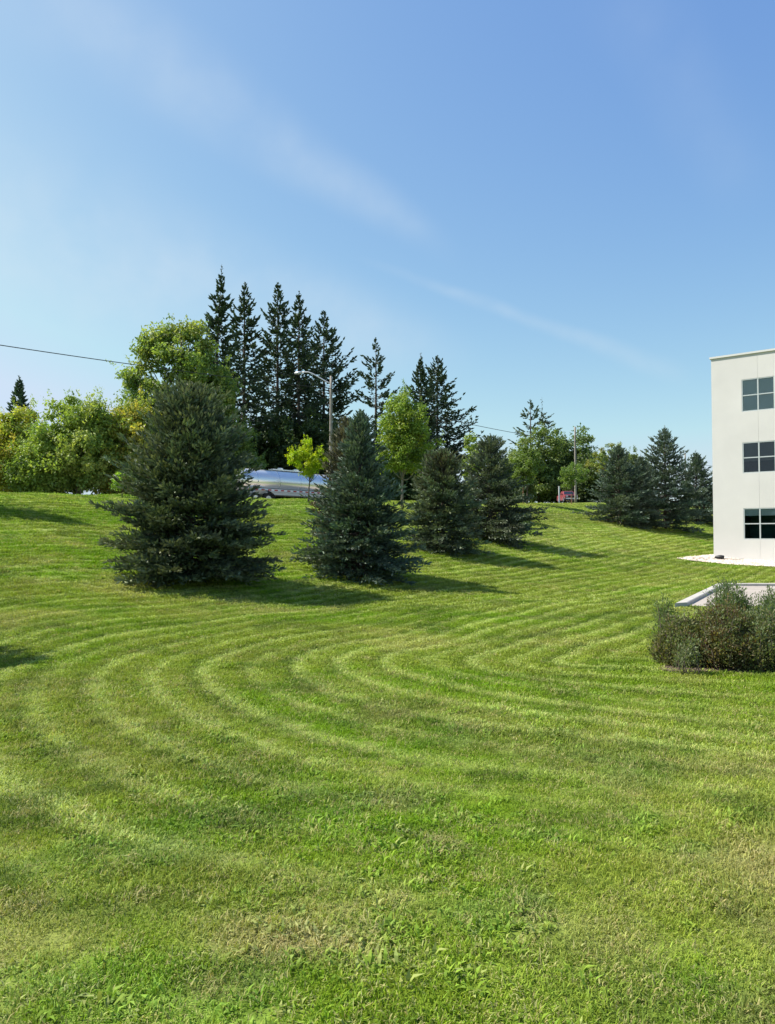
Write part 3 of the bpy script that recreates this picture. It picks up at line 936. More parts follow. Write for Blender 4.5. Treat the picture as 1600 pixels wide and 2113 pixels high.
ns_, nz_ = len(s_edges) - 1, len(z_edges) - 1
depth = np.zeros((ns_, nz_)); hole = np.zeros((ns_, nz_), bool)
for i in range(ns_):
    jc = (i - 1) % 4
    win = 1 <= i < ns_ - 0 and jc in (0, 1, 2) and i < ns_ - 1
    for j in range(nz_):
        if win and j in (1, 3, 5): hole[i, j] = True; depth[i, j] = 0.16
        elif i < ns_ - 1 and i >= 1 and jc == 1: depth[i, j] = 0.005
mb = MB()
for i in range(ns_):
    for j in range(nz_):
        s0, s1, z0, z1 = s_edges[i], s_edges[i + 1], z_edges[j], z_edges[j + 1]
        dd = depth[i, j]
        if not hole[i, j]:
            mb.add([wall_pt(s0, z0, dd), wall_pt(s1, z0, dd), wall_pt(s1, z1, dd), wall_pt(s0, z1, dd)], [(0, 1, 2, 3)])
        if i + 1 < ns_ and depth[i + 1, j] != dd:
            d2 = depth[i + 1, j]
            mb.add([wall_pt(s1, z0, dd), wall_pt(s1, z0, d2), wall_pt(s1, z1, d2), wall_pt(s1, z1, dd)], [(0, 1, 2, 3)])
        if j + 1 < nz_ and depth[i, j + 1] != dd:
            d2 = depth[i, j + 1]
            mb.add([wall_pt(s0, z1, dd), wall_pt(s0, z1, d2), wall_pt(s1, z1, d2), wall_pt(s1, z1, dd)], [(0, 1, 2, 3)])
# side and back walls, roof
BK = 14.0
c0, c1, c2, c3 = wall_pt(0, 0), wall_pt(LEN, 0), wall_pt(LEN, 0, BK), wall_pt(0, 0, BK)
for p, q in ((c3, c0), (c1, c2), (c2, c3)):
    mb.add([p + UPZ * -.6, q + UPZ * -.6, q + UPZ * TOP_Z, p + UPZ * TOP_Z], [(0, 1, 2, 3)])
mb.add([c0 + UPZ * (TOP_Z - .3), c1 + UPZ * (TOP_Z - .3), c2 + UPZ * (TOP_Z - .3), c3 + UPZ * (TOP_Z - .3)], [(0, 1, 2, 3)])
mb.build('wall', M['stucco'], bld)
ROTB = np.array([[BD[0], -BN[0], 0], [BD[1], -BN[1], 0], [0, 0, 1]])   # columns: along wall, inwards, up
mb = MB()
mb.box(wall_pt(LEN / 2 - .02, TOP_Z + .035, .12), (LEN + .10, .36, .09), ROTB)
mb.box(wall_pt(.12, TOP_Z + .034, BK / 2 + .3), (.36, BK - .02, .088), ROTB)
mb.build('parapet_cap', M['cap'], bld)
for c in range(3):
    for lvl, (z0, z1) in enumerate(wz):
        s0, s1 = SW0 + c * PITCH, SW1 + c * PITCH
        sm_, zm = (s0 + s1) / 2, (z0 + z1) / 2
        fw = .045
        f = MB()
        for (a0, a1, h0, h1) in ((s0, s0 + fw, z0, z1), (s1 - fw, s1, z0, z1), (s0 + fw, s1 - fw, z1 - fw, z1), (s0 + fw, s1 - fw, z0, z0 + fw)):
            f.box(wall_pt((a0 + a1) / 2, (h0 + h1) / 2, .033), (a1 - a0 - .002, .05, h1 - h0 - .002), ROTB)
        f.box(wall_pt(sm_, zm, .034), (.06, .044, z1 - z0 - 2 * fw - .002), ROTB)
        f.box(wall_pt((s0 + fw + sm_ - .03) / 2, zm, .035), (sm_ - .03 - s0 - fw - .002, .040, .05), ROTB)
        f.box(wall_pt((s1 - fw + sm_ + .03) / 2, zm, .035), (s1 - fw - sm_ - .03 - .002, .040, .05), ROTB)
        w = f.build('window', M['alu'], bld)
        for a0, a1 in ((s0 + fw, sm_ - .03), (sm_ + .03, s1 - fw)):
            for h0, h1 in ((z0 + fw, zm - .028), (zm + .028, z1 - fw)):
                g = MB(); g.box(wall_pt((a0 + a1) / 2, (h0 + h1) / 2, .040), (a1 - a0, .008, h1 - h0), ROTB)
                g.build('pane', M['glass'], w)
        # dark room and the blind behind the glass
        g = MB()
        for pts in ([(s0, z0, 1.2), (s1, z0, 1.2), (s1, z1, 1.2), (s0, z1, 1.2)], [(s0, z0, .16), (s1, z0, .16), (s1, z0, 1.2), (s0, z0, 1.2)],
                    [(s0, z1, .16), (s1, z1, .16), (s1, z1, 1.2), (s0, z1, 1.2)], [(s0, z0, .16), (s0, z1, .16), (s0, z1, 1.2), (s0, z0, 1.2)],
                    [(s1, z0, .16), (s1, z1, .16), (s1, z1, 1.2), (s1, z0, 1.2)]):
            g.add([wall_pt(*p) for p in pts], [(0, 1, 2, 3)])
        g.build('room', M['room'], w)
        g = MB()
        drop = (0.36, 0.62, 1.0)[lvl] * (z1 - z0) * (.68 if lvl == 0 else 1)
        nsl = max(3, int(drop / .035))
        for q in range(nsl):
            zz = z1 - (q + .5) * drop / nsl
            g.box(wall_pt(sm_, zz, .066), (s1 - s0 - .04, .010, drop / nsl * .96), ROTB)
        g.build('blind', M[('blind_grey', 'blind_dark', 'blind_grey')[lvl]], w)
bpy.data.objects['wall']['label'] = 'cream rendered wall with vertical joints'

# pale gravel round the foot of the building
rs = np.random.RandomState(5)
mb = MB()
GW = 1.35
def gravel_z(x, y, df, dl):
    d = np.hypot(max(df, 0), max(dl, 0))
    return hz(x, y) + 0.03 + 0.22 * (1 - min(d / GW, 1))
def stone(mb, p, r, rs):
    v = np.array([[1, 0, 0], [-1, 0, 0], [0, 1, 0], [0, -1, 0], [0, 0, 1], [0, 0, -1]], float) * rs.uniform(.7, 1.2, (6, 1)) * np.array([r, r, r * .6])
    a = rs.rand() * 6.3; c, s = math.cos(a), math.sin(a)
    v = v @ np.array([[c, -s, 0], [s, c, 0], [0, 0, 1]])
    base = np.array([.62, .56, .48]) if rs.rand() < .8 else np.array([.5, .38, .32])
    mb.add(v + p, tris=[(0, 2, 4), (2, 1, 4), (1, 3, 4), (3, 0, 4), (2, 0, 5), (1, 2, 5), (3, 1, 5), (0, 3, 5)], col=base * rs.uniform(.75, 1.2))
for k in range(9000):
    s = rs.uniform(-GW, 9.0); df = rs.uniform(-.0, GW) if s > 0 else rs.uniform(-7, GW)
    if s > 0 and df < 0: continue
    x, y = B0 + BD * s + BN * df
    stone(mb, np.array([x, y, gravel_z(x, y, df, -s)]), rs.uniform(.03, .085), rs)
gsh = []
for s in np.linspace(-GW, 12, 34):
    for df in np.linspace(-7 if s <= 0 else 0.001, GW, 8):
        x, y = B0 + BD * s + BN * df
        gsh.append((x, y, gravel_z(x, y, df, -s) - .012))
k = (np.arange(33)[:, None] * 8 + np.arange(7)[None]).ravel()
mb.add(gsh, np.stack([k, k + 8, k + 9, k + 1], 1), col=(.50, .45, .38))
tag(mb.build('gravel', M['stone']), 'bed of pale gravel along the foot of the white building', 'gravel', kind='stuff')

# small black garden spotlight lying in the gravel
p = B0 + BD * .42 + BN * .55
z = gravel_z(p[0], p[1], .55, -.42)
lampo = empty('garden_spotlight', (p[0], p[1], z), 'small black spotlight lying in the gravel at the building corner', 'spotlight')
mb = MB()
a = np.linspace(0, 1, 7)
mb.tube([(BD[0] * (q - .5) * .42, BD[1] * (q - .5) * .42, .10 + .03 * q) for q in a], .02 + .085 * np.sin(a * 2.2 + .35), 12)
mb.build('lamp_housing', M['black'], lampo, smooth=True)
mb = MB(); mb.box((0, 0, .02), (.16, .12, .05), ROTB); mb.build('bracket', M['black'], lampo)
mb = MB(); q = np.linspace(0, 1, 14)
mb.tube([(BD[0] * (-.15 - .55 * t) + .04 * math.sin(9 * t), BD[1] * (-.15 - .55 * t), .045 + .02 * math.sin(5 * t)) for t in q], .014, 6)
mb.tube([(BD[0] * (.15 + .9 * t) + .05 * math.sin(8 * t), BD[1] * (.15 + .9 * t), .04 + .015 * math.sin(7 * t)) for t in q], .012, 6)
mb.build('cable', M['black'], lampo)

# ------------------------------------------------------------------ poles and wires
def pole_point(px, Y):
    return col_at(px, Y)


def wood_pole(name, base, topz, label, r0=.16, extra=0.0):
    root = empty(name, base, label, 'pole', 'poles along the road')
    mb = MB(); h = topz - base.z
    zs = np.linspace(-.4, h, 8)
    mb.tube([(0, 0, q) for q in zs], np.linspace(r0, r0 * .68, 8), 12)
    mb.build('pole', M['pole_wood'], root, smooth=True)
    mb = MB()
    mb.tube([(0, -r0, h - .9), (0, -r0 - .10, h - .9)], [.035, .05], 8)
    mb.build('insulator', M['galv'], root)
    return root


p1 = col_at(683, 58.0); p1top = at(682, 776, 58.0).z
p2 = col_at(1188, 88.0); p2top = at(1188, 881, 88.0).z
p3 = col_at(1415, 114.0); p3top = at(1415, 935, 114.0).z
lp = wood_pole('street_light', p1, p1top, 'grey wooden street light pole with curved metal arm in front of the tall spruces', .14)
lp['category'] = 'street light'
h = p1top - p1.z
mb = MB()
arm_d = np.array([-0.93, 0.25])
tt = np.linspace(0, 1, 14)
L_ = 2.35
mb.tube([(arm_d[0] * (.1 + L_ * t), arm_d[1] * (.1 + L_ * t), h - .55 + float(np.interp(t, [0, .12, .62, .78, 1], [0, .13, .82, .96, .97]))) for t in tt], np.linspace(.06, .045, 14), 8)
mb.build('arm', M['galv'], lp, smooth=True)
mb = MB()
e = np.array([arm_d[0] * (.1 + L_), arm_d[1] * (.1 + L_), h + .42])
tt = np.linspace(0, 1, 8)
mb.tube([e + np.array([arm_d[0] * .62 * t, arm_d[1] * .62 * t, -.01 - .05 * t]) for t in tt], .045 + .085 * np.sin(np.clip(tt * 2.6 + .2, 0, math.pi)), 10)
mb.build('lamp_head', M['galv'], lp, smooth=True)
wood_pole('utility_pole', p2, p2top, 'plain grey utility pole in front of the round dark trees', .15)
wood_pole('utility_pole', p3, p3top, 'distant utility pole between the two rightmost spruces', .14)
step = (p2.xy - p1.xy)
p0 = Vector((p1.x - step.x, p1.y - step.y, 0)); p0.z = hz(p0.x, p0.y)
wood_pole('utility_pole', p0, p0.z + 10.4, 'utility pole beyond the left edge of the picture', .16)
p4 = Vector((p3.x + step.x, p3.y + step.y, 0)); p4.z = hz(p4.x, p4.y)
ends = [np.array([p0.x, p0.y, p0.z + 9.55]), np.array([p1.x, p1.y - .2, at(682, 803, 58).z]), np.array([p2.x, p2.y - .2, at(1188, 912, 88).z]),
        np.array([p3.x, p3.y - .2, at(1415, 955, 114).z]), np.array([p4.x, p4.y, p4.z + 8.0])]
# first span is set so that it crosses the sky where the photograph shows it
bx0 = pix_dir(0, 712); f0 = bx0.x / bx0.y
tp_ = (f0 * ends[1][1] - ends[1][0]) / ((ends[0][0] - ends[1][0]) - f0 * (ends[0][1] - ends[1][1]))
Yx = ends[1][1] + tp_ * (ends[0][1] - ends[1][1])
need = at(0, 712, Yx).z
sag0 = .35
ends[0][2] = ends[1][2] + (need + 4 * sag0 * tp_ * (1 - tp_) - ends[1][2]) / tp_
labs = ('overhead wire crossing the sky at the left', 'overhead wire between the street light and the plain utility pole',
        'overhead wire between the plain utility pole and the distant pole', 'overhead wire running from the distant pole behind the building')
for k in range(4):
    a_, b_ = ends[k], ends[k + 1]
    t = np.linspace(0, 1, 28)[:, None]
    pts = a_ + (b_ - a_) * t
    pts[:, 2] -= (4 * (sag0 if k == 0 else .5) * t * (1 - t)).ravel()
    mb = MB(); mb.tube(pts, .024, 6)
    tag(mb.build('overhead_wire', M['wire']), labs[k], 'wire', 'overhead wires along the road')

# tree stakes, marker post
b = hit(1080, 1040)
mb = MB(); mb.tube([(0, 0, -.2), (0, 0, .75), (0, 0, 1.5)], [.035, .033, .03], 6)
tag(mb.build('tree_stake', M['stake'], loc=b), 'thin wooden stake left of the slim dark young tree', 'stake', 'stakes beside young trees')
b = hit(1179.5, 1041)
mb = MB(); mb.tube([(0, 0, -.2), (0, 0, .45), (0, 0, .95)], [.045, .042, .04], 6)
tag(mb.build('tree_stake', M['stake'], loc=b), 'short brown stake below the small round young tree', 'stake', 'stakes beside young trees')
b = col_at(1154, 90)
mb = MB(); tz = at(1154, 1004, 90).z - b.z
mb.box((0, 0, tz / 2 - .1), (.14, .14, tz + .2)); mb.box((0, 0, tz + .02), (.17, .17, .05))
tag(mb.build('marker_post', M['paintw'], loc=b), 'pale square post left of the red vehicle', 'post')

# ------------------------------------------------------------------ tanker trailer on the road
def along_road(px, v):
    d = pix_dir(px, 1000); bx = d.x / d.y
    Y = v / (V[1] + V[0] * bx)
    return col_at(px, Y)


ROTU = np.array([[U[0], V[0], 0], [U[1], V[1], 0], [0, 0, 1]])


def wheel(parent, x, y, r, wd):
    """tyre with rim, x along, y across in the vehicle's frame"""
    th = np.linspace(0, 2 * math.pi, 21)
    mb = MB()
    path = [(x, y - wd / 2, r), (x, y - wd / 2 + .02, r), (x, y + wd / 2 - .02, r), (x, y + wd / 2, r)]
    mb.tube(path, [r * .93, r, r, r * .93], 20)
    t = mb.build('wheel', M['rubber'], parent)
    mb = MB(); mb.tube([(x, y - wd / 2 - .008, r), (x, y + wd / 2 + .008, r)], [r * .56, r * .56], 16)
    mb.build('rim', M['chrome'], t)
    return t


c = along_road(606, 46.0)
rz = math.atan2(U[1], U[0])
tk = empty('tanker_trailer', c, 'polished silver tanker trailer on the road behind the yellow maple', 'trailer', None, rz)
TZ = at(600, 974, c.y).z - c.z
print('tanker height', TZ, c)
rt = .92
zc = TZ - rt - .02
TL = 11.4
mb = MB()
xs = np.array([-TL / 2, -TL / 2 + .05, -TL / 2 + .22, -TL / 2 + .5, -2, 0, 2, TL / 2 - .5, TL / 2 - .22, TL / 2 - .05, TL / 2])
mb.tube([(x, 0, zc) for x in xs], rt * np.array([.3, .62, .9, 1, 1, 1, 1, 1, .9, .62, .3]), 40)
mb.build('tank', M['tank'], tk, smooth=True)
for x in np.linspace(-4.2, 4.2, 5):
    mb = MB(); mb.tube([(x - .04, 0, zc), (x + .04, 0, zc)], rt + .018, 40)
    mb.build('tank_band', M['chrome'], tk)
mb = MB()
mb.box((-.6, 0, zc + rt + .06), (3.4, .55, .10)); mb.build('catwalk', M['chrome'], tk)
for x in (-1.4, .2):
    mb = MB()
    mb.tube([(x, 0, zc + rt + .09), (x, 0, zc + rt + .2), (x, 0, zc + rt + .24)], [.28, .28, .2], 16)
    mb.build('manhole_lid', M['chrome'], tk)
for y in (-.55, .55):
    mb = MB(); mb.box((.2, y, zc - rt * .92), (TL - 1.2, .14, .26)); mb.build('chassis_rail', M['white'], tk)
for x in np.arange(-5, 5.2, .62):
    mb = MB(); mb.box((x, -.93, zc - rt * .72), (.30, .03, .09)); mb.build('reflector', M['lamp_red'], tk)
mb = MB(); mb.box((.1, -.90, zc - rt * .72), (TL - 1.0, .05, .16)); mb.build('side_rail', M['white'], tk)
for x in (-4.6, -3.4):
    for y in (-.95, .95): wheel(tk, x, y, .50, .34)
for y in (-.98, .98):
    mb = MB(); a = np.linspace(.15, math.pi - .15, 12)
    ring = [(-4.0 + 1.25 * math.cos(q), .5 + .72 * math.sin(q)) for q in a]
    vv = []
    for (x, z_) in ring: vv += [(x, y - .24, z_), (x, y + .24, z_)]
    k = np.arange(11) * 2
    mb.add(vv, np.stack([k, k + 1, k + 3, k + 2], 1)); mb.build('mudguard', M['chrome'], tk)
mb = MB()
for y in (-.6, .6): mb.box((3.3, y, .55), (.12, .12, 1.1))
mb.box((3.3, 0, .06), (.3, 1.5, .06)); mb.build('landing_leg', M['galv'], tk)

# ------------------------------------------------------------------ red pickup
c = along_road(1171, 46.3)
vz = pix_dir(1171, 1000)
car = empty('pickup_truck', c, 'red vehicle seen end-on on the crest between the pale post and the pole', 'vehicle', None, math.atan2(-vz.y, -vz.x) + .25)
car.scale = (.84, .84, .84)
top_car = at(1168, 1009, c.y).z - c.z
k_h = max(.85, min(1.35, top_car / 1.62))
def loft(mb, secs, col=(1, 1, 1)):
    """secs: list of (x, half width, z_bottom, z_top, half width top)"""
    vs = []
    for (x, w_, z0, z1, wt) in secs: vs += [(x, -w_, z0), (x, w_, z0), (x, w_ * 1.0, z0 * .45 + z1 * .55), (x, wt, z1), (x, -wt, z1), (x, -w_, z0 * .45 + z1 * .55)]
    q = []
    for i in range(len(secs) - 1):
        for k in range(6): q.append((i * 6 + k, i * 6 + (k + 1) % 6, i * 6 + 6 + (k + 1) % 6, i * 6 + 6 + k))
    e = (len(secs) - 1) * 6
    q += [(5, 2, 1, 0), (5, 4, 3, 2), (e, e + 1, e + 2, e + 5), (e + 5, e + 2, e + 3, e + 4)]
    mb.add(vs, q, col=col)
mb = MB()
loft(mb, [(2.45, .80, .42, .78, .74), (2.38, .90, .38, .98, .84), (1.2, .94, .34, 1.10, .88), (.9, .95, .32, 1.12, .90), (-2.3, .95, .34, 1.12, .92), (-2.48, .92, .42, 1.08, .9)])
body = mb.build('body', M['red'], car)
mb = MB(); loft(mb, [(1.05, .84, 1.10, 1.13, .80), (.45, .82, 1.10, 1.66 * k_h / k_h, .66), (-.7, .82, 1.10, 1.68, .68), (-1.0, .84, 1.10, 1.14, .78)])
cab = mb.build('cab', M['red'], car)
mb = MB(); mb.add([(1.02, -.74, 1.16), (1.02, .74, 1.16), (.53, .62, 1.60), (.53, -.62, 1.60)], [(0, 1, 2, 3)]); mb.build('windscreen', M['carglass'], cab)
for s in (-1, 1):
    mb = MB(); mb.add([(.78, s * .845, 1.16), (-.78, s * .845, 1.16), (-.62, s * .715, 1.60), (.42, s * .715, 1.60)], [(0, 1, 2, 3)]); mb.build('side_window', M['carglass'], cab)
    mb = MB(); mb.box((2.42, s * .68, .84), (.08, .28, .16)); mb.build('headlight', M['white'], car)
    mb = MB(); mb.box((-2.47, s * .8, .9), (.05, .14, .3)); mb.build('tail_light', M['lamp_red'], car)
    mb = MB(); mb.box((.75, s * 1.02, 1.18), (.12, .16, .18)); mb.build('wing_mirror', M['red'], car)
    for x in (1.6, -1.5): wheel(car, x, s * .82, .37, .25)
mb = MB(); mb.box((2.47, 0, .50), (.10, 1.7, .18)); mb.build('bumper', M['chrome'], car)
mb = MB(); mb.box((2.46, 0, .80), (.05, 1.0, .22)); mb.build('grille', M['black'], car)

# ------------------------------------------------------------------ shrubs at the right
def shrub(name, loc, label, seed, stems, leaf, cols, n_per, hgt, rad, spread=.5, narrow=.5, dead=0.0, bare=.25, tip_up=.2, ell=(1, 1), dome=.55, stemcol=None):
    """many stems fanning from the ground, each set with small leaves"""
    rs = np.random.RandomState(seed)
    root = empty(name, loc, label, 'shrub', 'shrubs beside the paved lot')
    sb, cb = MB(), MB()
    cl = np.array(cols, float)
    for k in range(stems):
        az = rs.rand() * 6.283; q = rs.rand() ** .5
        tipp = np.array([math.cos(az) * q * rad * ell[0], math.sin(az) * q * rad * ell[1], hgt * (1 - dome * q ** 2) * rs.uniform(.62, 1.08)])
        p0 = np.array([tipp[0] * .45 + rs.normal(0, .05), tipp[1] * .45 + rs.normal(0, .05), -.05])
        mid = p0 * .45 + tipp * .55 + np.array([tipp[0] * .35, tipp[1] * .35, 0]) + rs.normal(0, .09, 3)
        s = np.linspace(0, 1, 7)[:, None]
        cv = (1 - s) ** 2 * p0 + 2 * s * (1 - s) * mid + s ** 2 * tipp
        sb.tube(cv, np.linspace(.007, .002, 7) * rs.uniform(.7, 1.4), 4, cap=False, col=(1, 1, 1))
        f = bare + (1 - bare) * rs.rand(n_per) ** .85
        P = np.stack([np.interp(f, s.ravel(), cv[:, j]) for j in range(3)], 1)
        ax = unit(np.gradient(cv, axis=0)); A = np.stack([np.interp(f, s.ravel(), ax[:, j]) for j in range(3)], 1)
        o = rs.normal(0, 1, (n_per, 3))
        side_len = spread * leaf * 3.2 * rs.rand(n_per, 1) * (1 + 1.4 * (rs.rand(n_per, 1) < .4))
        P = P + unit(o - A * (o * A).sum(1)[:, None]) * side_len
        d = unit(unit(o) * .8 + A * .6 + np.array([0, 0, tip_up]))
        n = unit(np.cross(d, rs.normal(0, 1, (n_per, 3))) + np.array([0, 0, .3]))
        ll = leaf * rs.uniform(.6, 1.3, n_per)
        base = cl[rs.randint(len(cl))]
        C = base[None] * rs.uniform(.7, 1.3, (n_per, 1))
        mk = rs.rand(n_per) < .3
        C[mk] = cl[rs.randint(0, len(cl), mk.sum())]
        cb.leaves(P, n, d, ll, ll * narrow, C, fold=.1)
    sb.build('stems', M['bark'], root)
    cb.build('foliage', M['leaf'], root)
    return root


by = hit(1440, 1378)
sx = by.y / FPX
def sh_at(px, py, dy=0):
    p = hit(px, py); p.y += dy; p.x = p.x * (p.y / (p.y - dy)); p.z = hz(p.x, p.y); return p
olive = [(.180, .180, .075), (.130, .155, .058), (.205, .165, .075), (.110, .130, .050), (.160, .200, .068)]
green = [(.150, .205, .085), (.125, .170, .075), (.185, .235, .105)]
shrub('low_shrub', sh_at(1412, 1368), 'rounded olive-brown shrub at the left end of the shrub clump', 501, 260, .034, olive, 95, .62, .33, bare=.12, ell=(1, 1), dome=.62)
shrub('low_shrub', sh_at(1492, 1376, .1), 'brownish twiggy shrub in the middle of the shrub clump', 502, 330, .034, olive + [(.12, .075, .03)], 95, .80, .48, bare=.22, dome=.6)
shrub('low_shrub', sh_at(1585, 1380, .1), 'dark dense shrub at the right edge of the picture', 503, 330, .034, green + olive[:2], 95, .74, .52, bare=.22, dome=.55)
shrub('low_shrub', sh_at(1700, 1380, .1), 'shrub continuing the clump beyond the right edge', 504, 220, .036, green, 90, .8, .5, bare=.2, dome=.4)
shrub('feathery_weed', sh_at(1508, 1340, .25), 'tall feathery green weed rising from the middle of the shrubs', 505, 46, .045, [(.13, .19, .075), (.16, .22, .095), (.10, .155, .06)], 150, 1.0, .24, narrow=.26, bare=.3, tip_up=.5, dome=.25)
shrub('feathery_weed', sh_at(1590, 1345, .2), 'tall feathery green weed at the right edge of the picture', 506, 46, .045, [(.13, .19, .075), (.18, .23, .10)], 150, .86, .24, narrow=.26, bare=.3, tip_up=.5, dome=.25)
shrub('pale_weed', sh_at(1368, 1335), 'thin pale green weed at the left edge of the shrub clump', 507, 16, .040, [(.14, .20, .07), (.17, .22, .09), (.10, .17, .05)], 90, .72, .14, narrow=.34, bare=.3, tip_up=.3, dome=.2)
shrub('pale_weed', sh_at(1425, 1392), 'small pale green sprig in front of the olive-brown shrub', 508, 10, .036, [(.15, .19, .08), (.18, .21, .10)], 85, .46, .10, narrow=.4, bare=.4, tip_up=.2, dome=.2)
# mulch under the shrubs
mb = MB(); c = sh_at(1530, 1382); rs = np.random.RandomState(9)
th = np.linspace(0, 2 * math.pi, 40, endpoint=False)
ring = [(c.x + math.cos(a) * .96 * rs.uniform(.9, 1.05), c.y + .12 + math.sin(a) * .34 * rs.uniform(.85, 1.1)) for a in th]
vv = [(c.x, c.y + .12, hz(c.x, c.y + .12) + .03)] + [(x, y, hz(x, y) + .010) for x, y in ring]
mb.add(vv, tris=[(0, k + 1, (k + 1) % 40 + 1) for k in range(40)])
tag(mb.build('mulch', M['soil']), 'bare brown mulch under the shrubs', kind='structure')

# ------------------------------------------------------------------ grass
protos = bpy.data.collections.new('grass_prototypes')


def tuft(name, seed, n, rad, h0, h1, w0, w1, lean, kind='blade', cv=.3):
    rs = np.random.RandomState(seed); mb = MB()
    r = rad * rs.rand(n) ** .5; a = rs.rand(n) * 6.283
    P = np.stack([r * np.cos(a), r * np.sin(a), np.full(n, -.004)], 1)
    h = rs.uniform(h0, h1, n); w = rs.uniform(w0, w1, n)
    d = rs.rand(n) * 6.283; ln = np.abs(rs.normal(lean, .35, n))
    dirv = np.stack([np.cos(d), np.sin(d), np.zeros(n)], 1)
    side = np.stack([-np.sin(d + rs.normal(0, .6, n)), np.cos(d), np.zeros(n)], 1); side = unit(side)
    up = np.array([0, 0, 1.0])
    m_ = P + (dirv * np.sin(ln * .6)[:, None] + up * np.cos(ln * .6)[:, None]) * (h * .55)[:, None]
    tdir = dirv * np.sin(np.minimum(ln * 1.5, 1.9))[:, None] + up * np.cos(np.minimum(ln * 1.5, 1.9))[:, None]
    t = m_ + tdir * (h * .5)[:, None]
    t[:, 2] = np.maximum(t[:, 2], .006)
    c = rs.uniform(1 - cv, 1 + cv, (n, 1)) * np.array([1, 1, 1]) + rs.normal(0, .05, (n, 3)) * np.array([1, .4, .6])
    c = np.clip(c, .25, 2)
    wb = w if kind == 'blade' else w * .35
    wm = w * .85 if kind == 'blade' else w
    V5 = np.stack([P - side * wb[:, None] / 2, P + side * wb[:, None] / 2, m_ + side * wm[:, None] / 2, m_ - side * wm[:, None] / 2, t], 1)
    k = np.arange(n)[:, None] * 5
    cc = np.repeat(c[:, None], 5, 1)
    mb.add(V5.reshape(-1, 3), k + np.array([[0, 1, 2, 3]]), k + np.array([[3, 2, 4]]), cc.reshape(-1, 3))
    o = bpy.data.objects.new(name, mb.mesh(name, M['grass']))
    protos.objects.link(o)
    return o


for i in range(5): tuft('tuft_a%d' % i, 600 + i, 44, .075, .014, .036, .0030, .0048, .95)              # 0-4 fine near blades
for i in range(3): tuft('tuft_b%d' % i, 620 + i, 13, .050, .030, .060, .008, .014, 1.05, 'leaf', .25)      # 5-7 broad weeds
for i in range(3): tuft('tuft_c%d' % i, 640 + i, 34, .085, .020, .045, .006, .010, .8)                    # 8-10 middle distance
for i in range(3): tuft('tuft_d%d' % i, 660 + i, 34, .18, .03, .06, .014, .024, .8)                       # 11-13 far

rs = np.random.RandomState(77)
PX, PI_, PS = [], [], []


def scatter(y0, y1, dens, idx, s0, s1, bmin=-.62, bmax=.60):
    area = (bmax - bmin) * (y1 ** 2 - y0 ** 2) / 2
    n = int(area * dens)
    yy = np.sqrt(rs.uniform(y0 ** 2, y1 ** 2, n)); xx = yy * rs.uniform(bmin, bmax, n)
    PX.append(np.stack([xx, yy], 1)); PI_.append(rs.choice(idx, n)); PS.append(rs.uniform(s0, s1, n))


A_, B_, C_, D_ = list(range(5)), [5, 6, 7], [8, 9, 10], [11, 12, 13]
scatter(1.5, 5.0, 520, A_, .75, 1.25, -1.0, 1.0)
scatter(5.0, 9.0, 360, A_, .9, 1.45, -.75, .75)
scatter(8.0, 17.0, 260, C_, .8, 1.2)
scatter(16.0, 34.0, 85, C_, 1.2, 1.7)
scatter(32.0, 80.0, 26.0, D_, .8, 1.2, -.52, .52)
n_blade = sum(len(p) for p in PX)
scatter(1.5, 8.5, 110, B_, .6, 1.25, -.85, .85)
XY = np.vstack(PX); IDX = np.concatenate(PI_); SC = np.concatenate(PS)
X, Yg = XY[:, 0], XY[:, 1]
weed = np.arange(len(X)) >= n_blade
# keep grass off paving, gravel, mulch, road and building
v_ = X * V[0] + Yg * V[1]
inlot = (Yg > 17.95) & (Yg < 25.75) & (X > 6.95 - .5 + (Yg - 17.9) * 4.1 / 7.4)
dxb, dyb = X - B0[0], Yg - B0[1]
df = dxb * BN[0] + dyb * BN[1]; dl = dxb * BL[0] + dyb * BL[1]
inb = (df < 1.38) & (dl < 1.38)
mulch_in = ((X - c.x) / .86) ** 2 + ((Yg - c.y - .12) / .28) ** 2 < 1
inroad = v_ > 40.6
keep = ~(inlot | inb | (mulch_in & (rs.rand(len(X)) < .93)) | inroad)
patch = fbm(X, Yg, 81, 1.1)
keep &= (~weed) | (rs.rand(len(X)) < np.clip((patch - .38) * 4.0, .06, 1))
X, Yg, IDX, SC, weed = X[keep], Yg[keep], IDX[keep], SC[keep], weed[keep]
Z = height(X, Yg)
Cg = lawn_colour(X, Yg)
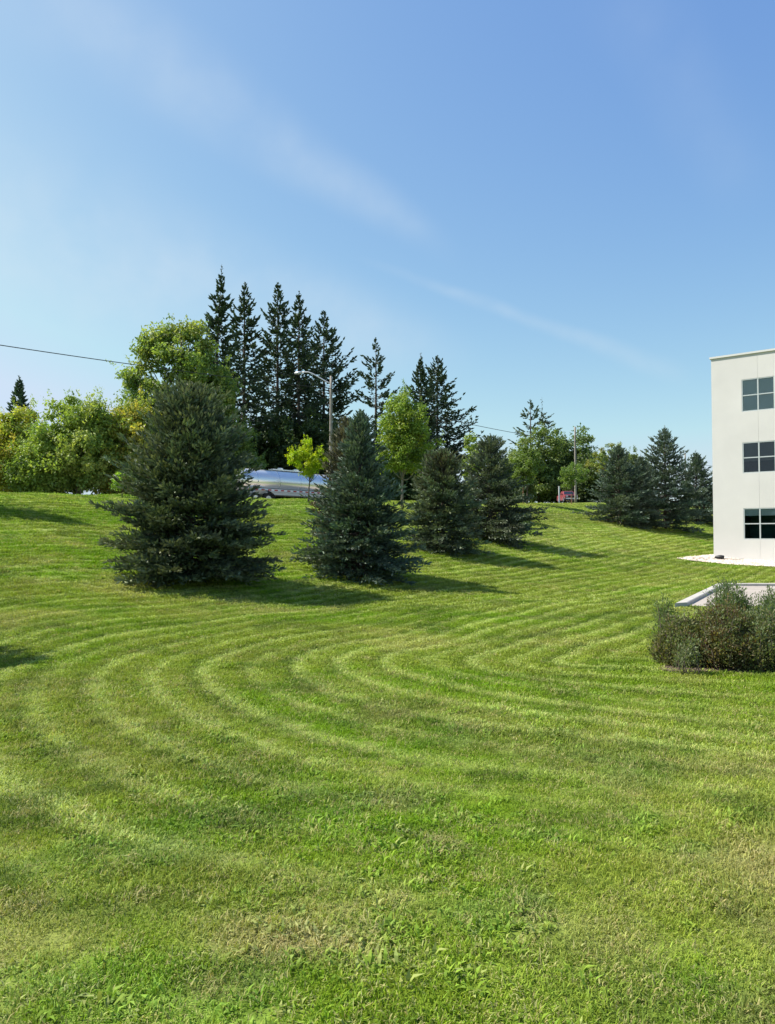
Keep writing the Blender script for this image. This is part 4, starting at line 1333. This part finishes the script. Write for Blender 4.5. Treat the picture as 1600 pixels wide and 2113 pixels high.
# brown-out: dry turf is shorter, lush patches stand a little taller
lum = fbm(X, Yg, 91, .5)
SC = SC * (0.62 + .8 * lum)
Cg = Cg * rs.uniform(.82, 1.2, (len(X), 1))
straw = rs.rand(len(X)) < np.where(np.hypot(X, Yg) < 9, .17, .06)
Cg[straw] = Cg[straw] * .35 + np.array([.46, .40, .19]) * .65
Cg[weed] = Cg[weed] * .6 + np.array([.19, .32, .045]) * .4
ROT = np.stack([rs.normal(0, .14, len(X)), rs.normal(0, .14, len(X)), rs.rand(len(X)) * 6.283], 1)
me = bpy.data.meshes.new('grass')
me.vertices.add(len(X)); me.vertices.foreach_set('co', np.stack([X, Yg, Z], 1).astype(np.float32).ravel())
for nm, ty, ar, fld in (('rot', 'FLOAT_VECTOR', ROT, 'vector'), ('scl', 'FLOAT', SC, 'value'),
                        ('itint', 'FLOAT_COLOR', np.hstack([Cg, np.ones((len(X), 1))]), 'color')):
    a = me.attributes.new(nm, ty, 'POINT'); a.data.foreach_set(fld, ar.astype(np.float32).ravel())
a = me.attributes.new('idx', 'INT', 'POINT'); a.data.foreach_set('value', IDX.astype(np.int32))
grass = bpy.data.objects.new('grass', me); COL.objects.link(grass)
tag(grass, 'short mown grass with curving mowing lines and dry straw patches', 'grass', kind='stuff')
me.materials.append(M['grass'])
ng = bpy.data.node_groups.new('scatter_grass', 'GeometryNodeTree')
ng.interface.new_socket('Geometry', in_out='INPUT', socket_type='NodeSocketGeometry')
ng.interface.new_socket('Geometry', in_out='OUTPUT', socket_type='NodeSocketGeometry')
gi_, go_ = ng.nodes.new('NodeGroupInput'), ng.nodes.new('NodeGroupOutput')
ci = ng.nodes.new('GeometryNodeCollectionInfo'); ci.inputs['Collection'].default_value = protos
ci.inputs['Separate Children'].default_value = True; ci.inputs['Reset Children'].default_value = True
iop = ng.nodes.new('GeometryNodeInstanceOnPoints'); iop.inputs['Pick Instance'].default_value = True


def named(nm, ty):
    q = ng.nodes.new('GeometryNodeInputNamedAttribute'); q.data_type = ty; q.inputs['Name'].default_value = nm
    return q.outputs['Attribute']


lk = ng.links.new
lk(gi_.outputs[0], iop.inputs['Points']); lk(ci.outputs[0], iop.inputs['Instance'])
lk(named('idx', 'INT'), iop.inputs['Instance Index'])
e2r = ng.nodes.new('FunctionNodeEulerToRotation'); lk(named('rot', 'FLOAT_VECTOR'), e2r.inputs[0]); lk(e2r.outputs[0], iop.inputs['Rotation'])
lk(named('scl', 'FLOAT'), iop.inputs['Scale'])
lk(iop.outputs[0], go_.inputs[0])
md = grass.modifiers.new('scatter', 'NODES'); md.node_group = ng
print('grass tufts', len(X), 'objects', len(bpy.data.objects))
print('triangles', sum(len(m_.loops) - 2 * len(m_.polygons) for m_ in bpy.data.meshes))
